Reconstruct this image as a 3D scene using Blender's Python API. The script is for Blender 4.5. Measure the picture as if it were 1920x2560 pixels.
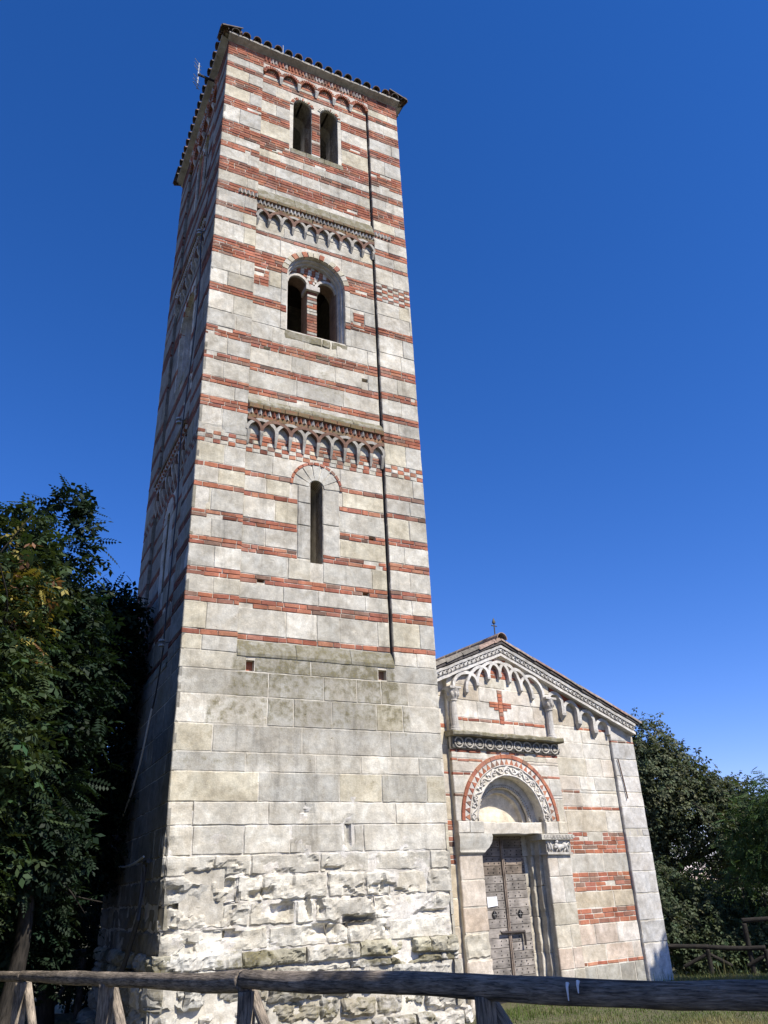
import bpy, bmesh, math, random
import numpy as np
from mathutils import Matrix, Vector
from mathutils.geometry import tessellate_polygon
sc = bpy.context.scene
for o in list(bpy.data.objects): bpy.data.objects.remove(o)
col = sc.collection
rad = math.radians
# ------------------------------------------------------------------ camera, sky, sun, exposure
cam = bpy.data.cameras.new('camera'); cam_o = bpy.data.objects.new('camera', cam); col.objects.link(cam_o)
RC = [[0.8987, 0.1534, 0.4108], [-0.4363, 0.4056, 0.8032], [-0.0434, -0.9011, 0.4315]]
m = Matrix(((RC[0][0], -RC[0][1], -RC[0][2]), (RC[1][0], -RC[1][1], -RC[1][2]), (RC[2][0], -RC[2][1], -RC[2][2]))).to_4x4()
m.translation = (0, 0, 1.6)
cam_o.matrix_world = m
cam.sensor_fit = 'VERTICAL'; cam.sensor_height = 36; cam.lens = 28.125; cam.clip_start = .05; cam.clip_end = 5000
sc.camera = cam_o
SUN_AZ, SUN_EL = 25, 48           # azimuth from the tower front's normal towards its right, elevation
w = bpy.data.worlds.new('World'); sc.world = w; w.use_nodes = True
nt = w.node_tree; nt.nodes.clear()
sky = nt.nodes.new('ShaderNodeTexSky'); sky.sky_type = 'NISHITA'; sky.sun_disc = False
sky.sun_elevation = rad(SUN_EL); sky.sun_rotation = rad(180 - SUN_AZ)
sky.altitude = 1500; sky.air_density = 1.0; sky.dust_density = 0.05; sky.ozone_density = 3.0
hs = nt.nodes.new('ShaderNodeHueSaturation'); hs.inputs['Saturation'].default_value = 1.31
gm = nt.nodes.new('ShaderNodeGamma'); gm.inputs[1].default_value = 1.0
bg = nt.nodes.new('ShaderNodeBackground'); bg.inputs[1].default_value = 0.1
ow = nt.nodes.new('ShaderNodeOutputWorld')
nt.links.new(sky.outputs[0], gm.inputs[0]); nt.links.new(gm.outputs[0], hs.inputs['Color'])
tint = nt.nodes.new('ShaderNodeMix'); tint.data_type = 'RGBA'; tint.blend_type = 'MULTIPLY'; tint.inputs[0].default_value = 1; tint.inputs[7].default_value = (1.06, .84, 1.12, 1)
nt.links.new(hs.outputs[0], tint.inputs[6]); nt.links.new(tint.outputs[2], bg.inputs[0]); nt.links.new(bg.outputs[0], ow.inputs[0])
sun = bpy.data.lights.new('sun', 'SUN'); sun.energy = 4.2; sun.angle = rad(.53); sun.color = (1, .935, .83)
sun_o = bpy.data.objects.new('sun', sun); col.objects.link(sun_o)
sd = Vector((math.sin(rad(SUN_AZ)) * math.cos(rad(SUN_EL)), -math.cos(rad(SUN_AZ)) * math.cos(rad(SUN_EL)), math.sin(rad(SUN_EL))))
sun_o.rotation_euler = sd.to_track_quat('Z', 'Y').to_euler(); sun_o.location = (4, -10, 30)
sc.view_settings.view_transform = 'Standard'; sc.view_settings.look = 'None'; sc.view_settings.exposure = 0.8; sc.view_settings.gamma = 1.0
sc.cycles.max_bounces = 6; sc.cycles.diffuse_bounces = 4; sc.cycles.transparent_max_bounces = 8

# ------------------------------------------------------------------ helpers
rng = np.random.default_rng(11)
def _hash(i, j, k, seed):
    n = (i.astype(np.int64) * 374761393 + j.astype(np.int64) * 668265263 + k.astype(np.int64) * 2147483647 + seed * 1274126177) & 0xffffffff
    n = ((n ^ (n >> 13)) * 1274126177) & 0xffffffff
    n = n ^ (n >> 16)
    return (n & 0xffff) / 32767.5 - 1.0
def vnoise(x, y, z, seed=0):
    x, y, z = np.broadcast_arrays(np.asarray(x, float), np.asarray(y, float), np.asarray(z, float))
    i, j, k = np.floor(x), np.floor(y), np.floor(z)
    f = x - i; g = y - j; h = z - k
    f = f * f * (3 - 2 * f); g = g * g * (3 - 2 * g); h = h * h * (3 - 2 * h)
    r = 0
    for a in (0, 1):
        for b in (0, 1):
            for c in (0, 1):
                r = r + _hash(i + a, j + b, k + c, seed) * (f if a else 1 - f) * (g if b else 1 - g) * (h if c else 1 - h)
    return r
def fbm(x, y, z, o=4, seed=0):
    r = 0; a = .5; s = 1.
    for q in range(o):
        r = r + a * vnoise(np.asarray(x) * s, np.asarray(y) * s, np.asarray(z) * s, seed + q); a *= .5; s *= 2.03
    return r

def facet(x, y, s, seed=0):
    """broken-stone relief: cells of size s, each a tilted flat chip"""
    x = np.asarray(x, float) / s; y = np.asarray(y, float) / s * 1.4
    x, y = x + .35 * vnoise(x * 1.3, y * 1.3, 3.3, seed), y + .35 * vnoise(x * 1.3, y * 1.3, 8.1, seed)
    i, j = np.floor(x), np.floor(y); bd = np.full(x.shape, 9.); bv = np.zeros(x.shape); z0 = np.zeros(x.shape)
    for a in (-1, 0, 1):
        for b in (-1, 0, 1):
            ci, cj = i + a, j + b
            px_ = ci + .5 + .45 * _hash(ci, cj, z0, seed + 1); py_ = cj + .5 + .45 * _hash(ci, cj, z0, seed + 2)
            d = (x - px_) ** 2 + (y - py_) ** 2
            v = .6 * _hash(ci, cj, z0, seed + 3) + .7 * _hash(ci, cj, z0, seed + 4) * (x - px_) + .9 * _hash(ci, cj, z0, seed + 5) * (y - py_)
            m_ = d < bd; bd = np.where(m_, d, bd); bv = np.where(m_, v, bv)
    return bv
LOC = {}
def tag(o, label=None, cat=None, group=None, kind=None):
    if label: o['label'] = label
    if cat: o['category'] = cat
    if group: o['group'] = group
    if kind: o['kind'] = kind
    return o
def thing(name, label, cat, loc=(0, 0, 0), group=None):
    o = bpy.data.objects.new(name, None); col.objects.link(o); o.location = loc; o.empty_display_size = .2
    LOC[o] = np.array(loc, float)
    return tag(o, label, cat, group)

class Acc:
    def __init__(s): s.v = []; s.f = []; s.c = []; s.m = []; s.t = []; s.n = 0
    def add(s, V, F, c=(.5, .5, .5), moss=0., tex=None):
        V = np.asarray(V, float).reshape(-1, 3); k = len(V)
        s.v.append(V); n = s.n
        s.f.extend([tuple(i + n for i in q) for q in F])
        c = np.asarray(c, float)
        s.c.append(np.broadcast_to(c, (k, 3)) if c.ndim < 2 else c)
        s.m.append(np.broadcast_to(np.asarray(moss, float), (k,)))
        s.t.append(V if tex is None else np.asarray(tex, float))
        s.n += k
    def build(s, name, mat, parent=None, smooth=False, loc=None):
        V = np.concatenate(s.v)
        if mat.name.startswith('carved') or name in ('blind_arcade', 'gable_arcade'):
            V = V + .007 * np.stack([vnoise(V[:, 0] * 9, V[:, 1] * 9, V[:, 2] * 9, q) for q in (1, 2, 3)], 1) + .004 * np.stack([vnoise(V[:, 0] * 31, V[:, 1] * 31, V[:, 2] * 31, q) for q in (4, 5, 6)], 1)
        C = np.concatenate(s.c); M = np.concatenate(s.m); T = np.concatenate(s.t)
        org = np.zeros(3)
        if parent is not None: org = LOC[parent]
        elif loc is not None: org = np.array(loc, float)
        me = bpy.data.meshes.new(name)
        me.from_pydata((V - org).tolist(), [], s.f)
        a = me.attributes.new('Col', 'FLOAT_COLOR', 'POINT'); a.data.foreach_set('color', np.c_[C, np.ones(len(C))].astype(np.float32).ravel())
        a = me.attributes.new('Moss', 'FLOAT', 'POINT'); a.data.foreach_set('value', M.astype(np.float32))
        a = me.attributes.new('Tex', 'FLOAT_VECTOR', 'POINT'); a.data.foreach_set('vector', T.astype(np.float32).ravel())
        if smooth: me.polygons.foreach_set('use_smooth', np.ones(len(me.polygons), bool))
        me.materials.append(mat); me.update()
        o = bpy.data.objects.new(name, me); col.objects.link(o)
        if parent is not None: o.parent = parent; LOC[o] = org
        elif loc is not None: o.location = loc; LOC[o] = org
        else: LOC[o] = org
        return o

def box(acc, lo, hi, c=(.5, .5, .5), moss=0, f=lambda p: p):
    x0, y0, z0 = lo; x1, y1, z1 = hi
    V = np.array([(x0, y0, z0), (x1, y0, z0), (x1, y1, z0), (x0, y1, z0), (x0, y0, z1), (x1, y0, z1), (x1, y1, z1), (x0, y1, z1)], float)
    acc.add(f(V), [(0, 3, 2, 1), (4, 5, 6, 7), (0, 1, 5, 4), (1, 2, 6, 5), (2, 3, 7, 6), (3, 0, 4, 7)], c, moss)
def frames(P):
    P = np.asarray(P, float); T = np.gradient(P, axis=0) if len(P) > 1 else np.array([[0, 0, 1.]])
    T /= np.linalg.norm(T, axis=1)[:, None] + 1e-12
    up = np.array([0, 0, 1.]) if abs(T[:, 2]).mean() < .9 else np.array([1., 0, 0])
    A = np.cross(T, up); A /= np.linalg.norm(A, axis=1)[:, None] + 1e-9
    return T, A, np.cross(A, T)
def tube(acc, pts, r, n=8, c=(.3, .3, .3), moss=0, bump=0., bs=3., cap=True, seed=0):
    P = np.asarray(pts, float); r = np.broadcast_to(np.asarray(r, float), (len(P),))
    T, A, B = frames(P); an = np.arange(n) * 2 * np.pi / n
    L = np.r_[0, np.cumsum(np.linalg.norm(np.diff(P, axis=0), axis=1))]
    R = r[:, None] * np.ones(n)
    if bump:
        R = R * (1 + bump * fbm(L[:, None] * bs, np.cos(an)[None] * 1.3 + 7, np.sin(an)[None] * 1.3, 3, seed))
    V = P[:, None] + R[..., None] * (np.cos(an)[None, :, None] * A[:, None] + np.sin(an)[None, :, None] * B[:, None])
    k = len(P); F = []
    for i in range(k - 1):
        for j in range(n):
            q = (j + 1) % n
            F.append((i * n + j, i * n + q, (i + 1) * n + q, (i + 1) * n + j))
    if cap: F += [tuple(range(n))[::-1], tuple((k - 1) * n + j for j in range(n))]
    tex = np.stack([np.repeat(L, n), np.tile(np.cos(an), k) * r.mean() * 1.0, np.tile(np.sin(an), k) * r.mean()], 1)
    acc.add(V.reshape(-1, 3), F, c, moss, tex)
def smoothpts(pts, n=8):
    P = np.asarray(pts, float); k = len(P); out = []
    E = np.vstack([2 * P[0] - P[1], P, 2 * P[-1] - P[-2]])
    for i in range(k - 1):
        a, b, c, d = E[i:i + 4]
        for t in np.arange(n) / n:
            out.append(.5 * (2 * b + (c - a) * t + (2 * a - 5 * b + 4 * c - d) * t * t + (3 * b - a - 3 * c + d) * t ** 3))
    out.append(P[-1]); return np.array(out)

# ------------------------------------------------------------------ materials
def newmat(name):
    mt = bpy.data.materials.new(name); mt.use_nodes = True; t = mt.node_tree; t.nodes.clear()
    return mt, t
class N:
    def __init__(s, t): s.t = t
    def __call__(s, typ, **kw):
        n = s.t.nodes.new('ShaderNode' + typ)
        ins = kw.pop('ins', {})
        for k, v in kw.items(): setattr(n, k, v)
        for k, v in ins.items():
            if isinstance(v, tuple) and hasattr(v[0], 'outputs'): s.t.links.new(v[0].outputs[v[1]], n.inputs[k])
            elif hasattr(v, 'outputs'): s.t.links.new(v.outputs[0], n.inputs[k])
            else: n.inputs[k].default_value = v
        return n
    def ramp(s, src, a, b, ca, cb):
        n = s.t.nodes.new('ShaderNodeMapRange'); s.t.links.new(src.outputs[0], n.inputs[0])
        for i, v in zip((1, 2, 3, 4), (a, b, ca, cb)): n.inputs[i].default_value = v
        return n
    def mix(s, f, a, b, mode='MIX'):
        n = s.t.nodes.new('ShaderNodeMix'); n.data_type = 'RGBA'; n.blend_type = mode
        for k, v in ((0, f), (6, a), (7, b)):
            if hasattr(v, 'outputs'):
                s.t.links.new(v.outputs[2] if v.bl_idname == 'ShaderNodeMix' else v.outputs[0], n.inputs[k])
            else: n.inputs[k].default_value = v
        return n
    def math(s, op, a, b=0.):
        n = s.t.nodes.new('ShaderNodeMath'); n.operation = op
        for k, v in ((0, a), (1, b)):
            if hasattr(v, 'outputs'): s.t.links.new(v.outputs[0], n.inputs[k])
            else: n.inputs[k].default_value = v
        return n
    def out(s, sh):
        o = s.t.nodes.new('ShaderNodeOutputMaterial'); s.t.links.new(sh.outputs[0], o.inputs[0])
def masonry_mat(name, stain=.35, streak=.25, pit=1., bump=.5, mossc=(.16, .135, .045, 1)):
    mt, t = newmat(name); n = N(t)
    tc = n('NewGeometry')
    cattr = n('Attribute', attribute_name='Col'); ma = n('Attribute', attribute_name='Moss')
    n1 = n('TexNoise', ins={'Vector': tc, 'Scale': 1.1, 'Detail': 7., 'Roughness': .62})
    n2 = n('TexNoise', ins={'Vector': tc, 'Scale': 8., 'Detail': 8., 'Roughness': .7})
    n3 = n('TexNoise', ins={'Vector': tc, 'Scale': 55., 'Detail': 4., 'Roughness': .7})
    mp = n('Mapping', ins={'Vector': tc, 'Scale': (5., 5., .5)})
    n4 = n('TexNoise', ins={'Vector': mp, 'Scale': 1.2, 'Detail': 6., 'Roughness': .65})
    mp2 = n('Mapping', ins={'Vector': tc, 'Scale': (1., 1., 3.), 'Rotation': (.5, .4, .3)})
    n5 = n('TexNoise', ins={'Vector': mp2, 'Scale': 4., 'Detail': 6., 'Roughness': .6, 'Distortion': 1.5})
    f1 = n.ramp(n1, .3, .68, 1 - stain, 1.08); f2 = n.ramp(n2, .28, .72, .68, 1.24); f3 = n.ramp(n3, .25, .75, .84, 1.1)
    f4 = n.ramp(n4, .55, .75, 1., 1 - streak); f5 = n.ramp(n5, .47, .53, 1., 1.0)
    vein = n.math('ABSOLUTE', n.math('SUBTRACT', n5, .5)); fv = n.ramp(vein, 0., .012, 1.22, 1.)
    n6 = n('TexNoise', ins={'Vector': tc, 'Scale': 3.3, 'Detail': 5., 'Roughness': .6, 'Distortion': .8}); f1 = n.math('MULTIPLY', f1, n.ramp(n6, .32, .68, .80, 1.16))
    p = n.math('MULTIPLY', n.math('MULTIPLY', n.math('MULTIPLY', f1, f2), n.math('MULTIPLY', f3, f4)), fv)
    vo = n('TexVoronoi', ins={'Vector': tc, 'Scale': 9., 'Randomness': 1.})
    pitm = n.ramp(vo, .06, .14, 1., 0.)
    sel = n.ramp(n2, .52, .62, 0., 1.)
    pitf = n.math('MULTIPLY', n.math('MULTIPLY', pitm, sel), pit)
    c = n.mix(1., cattr, n('CombineColor', ins={0: p, 1: p, 2: p}), 'MULTIPLY')
    c = n.mix(1., c, n.mix(n.ramp(n6, .4, .62, 0., 1.), (1.035, 1.0, .935, 1), (1., 1., .985, 1)), 'MULTIPLY')
    # lichen / moss where the wall stays damp
    mn = n.math('ADD', ma_f := n.math('MULTIPLY', n('SeparateColor', ins={0: (ma, 0)}), 1.5), n.math('MULTIPLY', n.math('SUBTRACT', n2, .52), 3.2))
    mm = n.ramp(n.math('ADD', n.math('MULTIPLY', mn, 1.), n.math('MULTIPLY', n.math('SUBTRACT', n1, .5), 1.2)), .55, 1.25, 0., .85)
    mm2 = n.math('MULTIPLY', mm, n.ramp(ma_f, .05, .3, 0., 1.))
    c2 = n.mix(mm2, c, n.mix(n.ramp(n3, .35, .65, 0., 1.), mossc, (.085, .08, .065, 1)))
    h = n.math('ADD', n.math('MULTIPLY', n2, .6), n.math('SUBTRACT', n.math('MULTIPLY', n3, .25), n.math('MULTIPLY', pitf, .5)))
    bp = n('Bump', ins={'Strength': bump, 'Distance': .03, 'Height': h})
    bs = n('BsdfPrincipled', ins={'Roughness': .92, 'Normal': bp})
    bs.inputs['Specular IOR Level'].default_value = .25
    t.links.new(c2.outputs[2], bs.inputs['Base Color']); n.out(bs)
    return mt
M_WALL = masonry_mat('masonry', streak=.38)
M_CHURCH = masonry_mat('church_masonry', stain=.22, streak=.12, pit=.6, bump=.35)
M_CARVE = masonry_mat('carved_stone', stain=.2, streak=.1, pit=0, bump=.2)
def wood_mat(name, grain=14., bump=.6, ct=1.):
    mt, t = newmat(name); n = N(t)
    ta = n('Attribute', attribute_name='Tex'); ca = n('Attribute', attribute_name='Col')
    mp = n('Mapping', ins={'Vector': (ta, 1), 'Scale': (.12, 1., 1.)})
    n1 = n('TexNoise', ins={'Vector': mp, 'Scale': grain * 6, 'Detail': 8., 'Roughness': .7, 'Distortion': .4})
    n2 = n('TexNoise', ins={'Vector': (ta, 1), 'Scale': 5., 'Detail': 5.})
    mp3 = n('Mapping', ins={'Vector': (ta, 1), 'Scale': (.05, 1., 1.)})
    n3 = n('TexNoise', ins={'Vector': mp3, 'Scale': grain * 2.2, 'Detail': 4., 'Distortion': .6})
    crack = n.ramp(n3, .30, .38, 1 - .75 * ct, 1.)
    f = n.math('MULTIPLY', n.math('MULTIPLY', n.ramp(n1, .36, .64, 1 - .7 * ct, 1 + .8 * ct), n.ramp(n2, .3, .7, .55, 1.4)), crack)
    c = n.mix(1., ca, n('CombineColor', ins={0: f, 1: f, 2: f}), 'MULTIPLY')
    bp = n('Bump', ins={'Strength': bump, 'Distance': .012, 'Height': n.math('ADD', n1, n.math('MULTIPLY', crack, .8))})
    bs = n('BsdfPrincipled', ins={'Roughness': .85, 'Normal': bp}); bs.inputs['Specular IOR Level'].default_value = .3
    t.links.new(c.outputs[2], bs.inputs['Base Color']); n.out(bs); return mt
M_LOG = wood_mat('weathered_log', bump=1.); M_PLANK = wood_mat('old_door_plank', grain=10., bump=.4, ct=.28); M_BARK = wood_mat('bark', grain=8., bump=1.)
def plain_mat(name, rough=.6, metal=0., var=.3):
    mt, t = newmat(name); n = N(t)
    tc = n('NewGeometry'); ca = n('Attribute', attribute_name='Col')
    n1 = n('TexNoise', ins={'Vector': tc, 'Scale': 18., 'Detail': 6.})
    f = n.ramp(n1, .3, .7, 1 - var, 1 + var * .6)
    c = n.mix(1., ca, n('CombineColor', ins={0: f, 1: f, 2: f}), 'MULTIPLY')
    bs = n('BsdfPrincipled', ins={'Roughness': rough, 'Metallic': metal}); t.links.new(c.outputs[2], bs.inputs['Base Color']); n.out(bs); return mt
M_METAL = plain_mat('aged_iron', .6, .3); M_PLAIN = plain_mat('cable_plastic', .5, 0., .1); M_TILE = plain_mat('clay_tile', .85, 0., .45)
def leaf_mat(name, trans=.24):
    mt, t = newmat(name); n = N(t)
    ca = n('Attribute', attribute_name='Col')
    d = n('BsdfPrincipled', ins={'Roughness': .6, 'Base Color': (ca, 0)}); d.inputs['Specular IOR Level'].default_value = .16
    tr = n('BsdfTranslucent', ins={'Color': n.mix(1., ca, (1.3, 1.25, .5, 1), 'MULTIPLY')})
    for l in list(t.links):
        if l.to_node == tr: t.links.remove(l)
    mx = [x for x in t.nodes if x.bl_idname == 'ShaderNodeMix'][0]; t.links.new(mx.outputs[2], tr.inputs[0])
    m_ = n('MixShader', ins={0: trans, 1: d, 2: tr}); n.out(m_); return mt
M_LEAF = leaf_mat('leaf'); M_GRASS = leaf_mat('grass_blade', .2)
def ground_mat():
    mt, t = newmat('ground_soil'); n = N(t); tc = n('NewGeometry')
    n1 = n('TexNoise', ins={'Vector': tc, 'Scale': .7, 'Detail': 6.}); n2 = n('TexNoise', ins={'Vector': tc, 'Scale': 14., 'Detail': 8., 'Roughness': .7})
    a = n.mix(n.ramp(n1, .38, .62, 0., 1.), (.10, .105, .035, 1), (.19, .165, .085, 1))
    b = n.mix(n.ramp(n2, .35, .65, 0., 1.), (.05, .045, .025, 1), a)
    bp = n('Bump', ins={'Strength': .8, 'Distance': .05, 'Height': n2})
    bs = n('BsdfPrincipled', ins={'Roughness': .95, 'Normal': bp}); t.links.new(b.outputs[2], bs.inputs['Base Color']); n.out(bs); return mt
M_GROUND = ground_mat()

# ------------------------------------------------------------------ masonry builder
STONE = [(.54, .525, .49), (.50, .49, .465), (.49, .485, .465), (.58, .565, .53), (.55, .52, .44), (.60, .585, .55), (.51, .49, .44), (.50, .49, .46)]
STONEW = [(.62, .605, .565), (.66, .645, .605), (.56, .545, .51), (.60, .575, .52), (.64, .625, .585), (.53, .525, .51)]
STONEC = [(.58, .555, .53), (.60, .58, .55), (.52, .51, .49), (.56, .525, .46), (.62, .60, .57), (.57, .53, .49), (.50, .475, .42)]
BRICK = [(.40, .155, .09), (.41, .17, .105), (.34, .12, .075), (.41, .16, .10), (.29, .145, .105), (.43, .205, .13), (.34, .13, .09), (.27, .17, .13), (.39, .18, .13)]
MORTAR = (.60, .57, .50)
STONE = [(a, b * .985, c * .925) for a, b, c in STONE]; STONEC = [(a, b * .985, c * .93) for a, b, c in STONEC]; STONEW = [(a, b * .985, c * .93) for a, b, c in STONEW]
def pick(pal): 
    c = np.array(pal[rng.integers(len(pal))]); return c * rng.uniform(.91, 1.08)
def block(acc, P, u0, u1, z0, z1, c, d=0., bev=.008, res=None, amp=.004, gap=.004, moss=None, lump=None, jit=.004, back=.05, seed=0, rf=3.):
    back = max(back, bev + .02)
    u0 += gap; u1 -= gap; z0 += gap; z1 -= gap
    if u1 - u0 < .012 or z1 - z0 < .008: return
    b = min(bev, (u1 - u0) * .25, (z1 - z0) * .25)
    if res:
        nu = max(2, int((u1 - u0) / res)); nz = max(2, int((z1 - z0) / res))
    else: nu = nz = 1
    us = np.r_[u0, np.linspace(u0 + b, u1 - b, nu + 1), u1]; zs = np.r_[z0, np.linspace(z0 + b, z1 - b, nz + 1), z1]
    U, Z = np.meshgrid(us, zs, indexing='ij'); D = np.full(U.shape, d)
    m, k = U.shape
    e = np.zeros(U.shape); e[0] = e[-1] = 1; e[:, 0] = e[:, -1] = 1
    D = D - e * bev
    if amp:
        D = D + amp * 2 * fbm(U * rf, Z * rf, d * 5 + seed, 3, 5)
    if jit:
        q = seed * 3.7
        U = U + jit * 1.6 * vnoise(U * 14, Z * 14, q + 3.3, 1); Z = Z + jit * 1.6 * vnoise(U * 14, Z * 14, q + 9.1, 2)
    if lump is not None: D = D + lump(U, Z)
    mo = moss(U, Z) if moss is not None else np.zeros(U.shape)
    ring = [(i, 0) for i in range(m)] + [(m - 1, j) for j in range(1, k)] + [(i, k - 1) for i in range(m - 2, -1, -1)] + [(0, j) for j in range(k - 2, 0, -1)]
    ri = np.array([i * k + j for i, j in ring])
    Uf, Zf, Df = U.ravel(), Z.ravel(), D.ravel()
    V = P(np.r_[Uf, Uf[ri]], np.r_[Zf, Zf[ri]], np.r_[Df, np.full(len(ri), d - back)])
    F = [(i * k + j, (i + 1) * k + j, (i + 1) * k + j + 1, i * k + j + 1) for i in range(m - 1) for j in range(k - 1)]
    n0 = m * k; L = len(ri)
    F += [(ri[q], n0 + q, n0 + (q + 1) % L, ri[(q + 1) % L]) for q in range(L)]
    acc.add(V, F, c, np.r_[mo.ravel(), mo.ravel()[ri]])
def subtract(iv, holes):
    for a, b in holes:
        out = []
        for x, y in iv:
            if b <= x or a >= y: out.append((x, y)); continue
            if a > x: out.append((x, a))
            if b < y: out.append((b, y))
        iv = out
    return iv
class Arch:      # arched opening: half width r about cu, springing zs, bottom zb
    def __init__(s, cu, r, zs, zb, pad=0.): s.cu, s.r, s.zs, s.zb = cu, r + pad, zs, zb
    def iv(s, z0, z1):
        if z1 <= s.zb + 1e-4 or z0 >= s.zs + s.r: return []
        z = max(z0, s.zs) + .25 * (min(z1, s.zs + s.r) - max(z0, s.zs)) if z1 > s.zs else s.zs
        if z < s.zs: z = s.zs
        h = math.sqrt(max(s.r ** 2 - (z - s.zs) ** 2, 0)); return [(s.cu - h, s.cu + h)]
    def poly(s, n=20):
        a = [(s.cu - s.r, s.zb), (s.cu + s.r, s.zb)]
        a += [(s.cu + s.r * math.cos(t), s.zs + s.r * math.sin(t)) for t in np.linspace(0, math.pi, n)]
        return a
class Rect:
    def __init__(s, u0, u1, z0, z1): s.a = (u0, u1, z0, z1)
    def iv(s, z0, z1):
        m_ = (z0 + z1) / 2
        return [(s.a[0], s.a[1])] if s.a[2] < m_ < s.a[3] else []
def fill(acc, P, rows, ua, ub, holes=(), d=0., pal=STONE, rough=None, moss=None, lump=None, sl=(.42, 1.1), mort=None, bk=.05, res=.11, bpal=None):
    bpal = bpal or BRICK
    """lay courses: rows = (z0, z1, kind) with kind s stone, b brick, c chequer"""
    for ri_, (z0, z1, kind) in enumerate(rows):
        if kind == 's': sub = [(z0, z1)]
        else:
            nb = max(1, round((z1 - z0) / .075)); zz = np.linspace(z0, z1, nb + 1)
            sub = list(zip(zz[:-1], zz[1:]))
        for si, (a, b) in enumerate(sub):
            hs_ = [i for h in holes for i in h.iv(a, b)]
            for (x, y) in subtract([(ua, ub)], hs_):
                u = x; par = (si + ri_) % 2
                first = True
                while u < y - 1e-4:
                    if kind == 's': L = rng.uniform(*sl)
                    elif kind == 'b': L = rng.choice([.13, .25, .26, .27, .24, .28]) if not first else rng.uniform(.12, .28)
                    else: L = .135
                    e = u + L
                    if y - e < (.2 if kind == 's' else .07): e = y
                    first = False
                    rr = rough((a + b) / 2) if rough else 0.
                    if kind == 's':
                        block(acc, P, u, e, a, b, pick(pal), d + rng.uniform(-.004, .004) + rr * rng.uniform(-.02, .02), .010 + rr * .02, .035 if rr > .3 else res, .004 + rr * .022, .003 + rr * .004, moss, lump, .004 + rr * .012, bk, seed=rng.integers(99), rf=3 + 2 * rr)
                    else:
                        brick = kind == 'b' or par == 0
                        if kind == 'b' and rng.random() < .02: u = e; continue
                        block(acc, P, u, e, a, b, pick(bpal) * (rng.uniform(.5, .8) if rng.random() < .15 else 1) if brick else pick(pal) * 1.03, d + rng.uniform(-.003, .005), .006, None, 0, .0042, moss, None, .0045, bk, seed=rng.integers(99))
                        par ^= 1
                    u = e
def slab(acc, P, outer, holes, dF, dB, c=MORTAR, moss=0., subdiv=False):
    """wall slab with openings; polygons in (u, z)"""
    polys = [outer] + list(holes)
    flat = [p for q in polys for p in q]
    tris = tessellate_polygon([[Vector((p[0], p[1], 0)) for p in q] for q in polys])
    U = np.array([p[0] for p in flat]); Z = np.array([p[1] for p in flat]); n = len(flat)
    V = np.concatenate([P(U, Z, np.full(n, dF)), P(U, Z, np.full(n, dB))])
    F = []
    for t in tris:
        a, b, c_ = t
        s = (U[b] - U[a]) * (Z[c_] - Z[a]) - (U[c_] - U[a]) * (Z[b] - Z[a])
        if s < 0: a, c_ = c_, a
        F += [(a, b, c_), (c_ + n, b + n, a + n)]
    k = 0
    for qi, q in enumerate(polys):
        m_ = len(q); ar = sum(q[i][0] * q[(i + 1) % m_][1] - q[(i + 1) % m_][0] * q[i][1] for i in range(m_))
        for i in range(m_):
            a, b = k + i, k + (i + 1) % m_
            F.append((a, a + n, b + n, b) if (ar > 0) == (qi == 0) else (b, b + n, a + n, a))
        k += m_
    acc.add(V, F, c, moss)
def band(acc, P, pts, w0, w1, dF, dB, c, moss=0.):
    """rectangular rib along a curve of (u, z); w0, w1 offsets to its left"""
    p = np.asarray(pts, float); t = np.gradient(p, axis=0); t /= np.linalg.norm(t, axis=1)[:, None] + 1e-9
    nn = np.stack([-t[:, 1], t[:, 0]], 1); k = len(p)
    A = p + nn * w0; B = p + nn * w1
    b = (dF - dB) * .0 + min(.006, abs(w1 - w0) * .2)
    V = np.concatenate([P(A[:, 0], A[:, 1], np.full(k, dF)), P(B[:, 0], B[:, 1], np.full(k, dF)), P(B[:, 0], B[:, 1], np.full(k, dB)), P(A[:, 0], A[:, 1], np.full(k, dB))])
    F = []
    for i in range(k - 1):
        for s in range(4):
            q = (s + 1) % 4
            F.append((s * k + i, s * k + i + 1, q * k + i + 1, q * k + i))
    F += [(0, k, 2 * k, 3 * k), (k - 1, 4 * k - 1, 3 * k - 1, 2 * k - 1)]
    acc.add(V, F, c, moss)
def arc(cu, cz, r, a0=0, a1=math.pi, n=24):
    t = np.linspace(a0, a1, n); return np.stack([cu + r * np.cos(t), cz + r * np.sin(t)], 1)
def voussoirs(acc, P, cu, cz, r0, r1, dF, dB, n, cf, a0=0, a1=math.pi, moss=0., sub=3, gap=.01):
    t = np.linspace(a0, a1, n + 1)
    for i in range(n):
        g = gap / r1
        band(acc, P, arc(cu, cz, r0, t[i] + g, t[i + 1] - g, sub), 0, -(r1 - r0), dF + rng.uniform(-.004, .004), dB, cf(i), moss)
def pbox(acc, P, u0, u1, z0, z1, dF, dB, c, moss=0.):
    q = lambda V: P(V[:, 0], V[:, 2], -V[:, 1])
    box(acc, (u0, -dF, z0), (u1, -dB, z1), c, moss, q)
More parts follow.
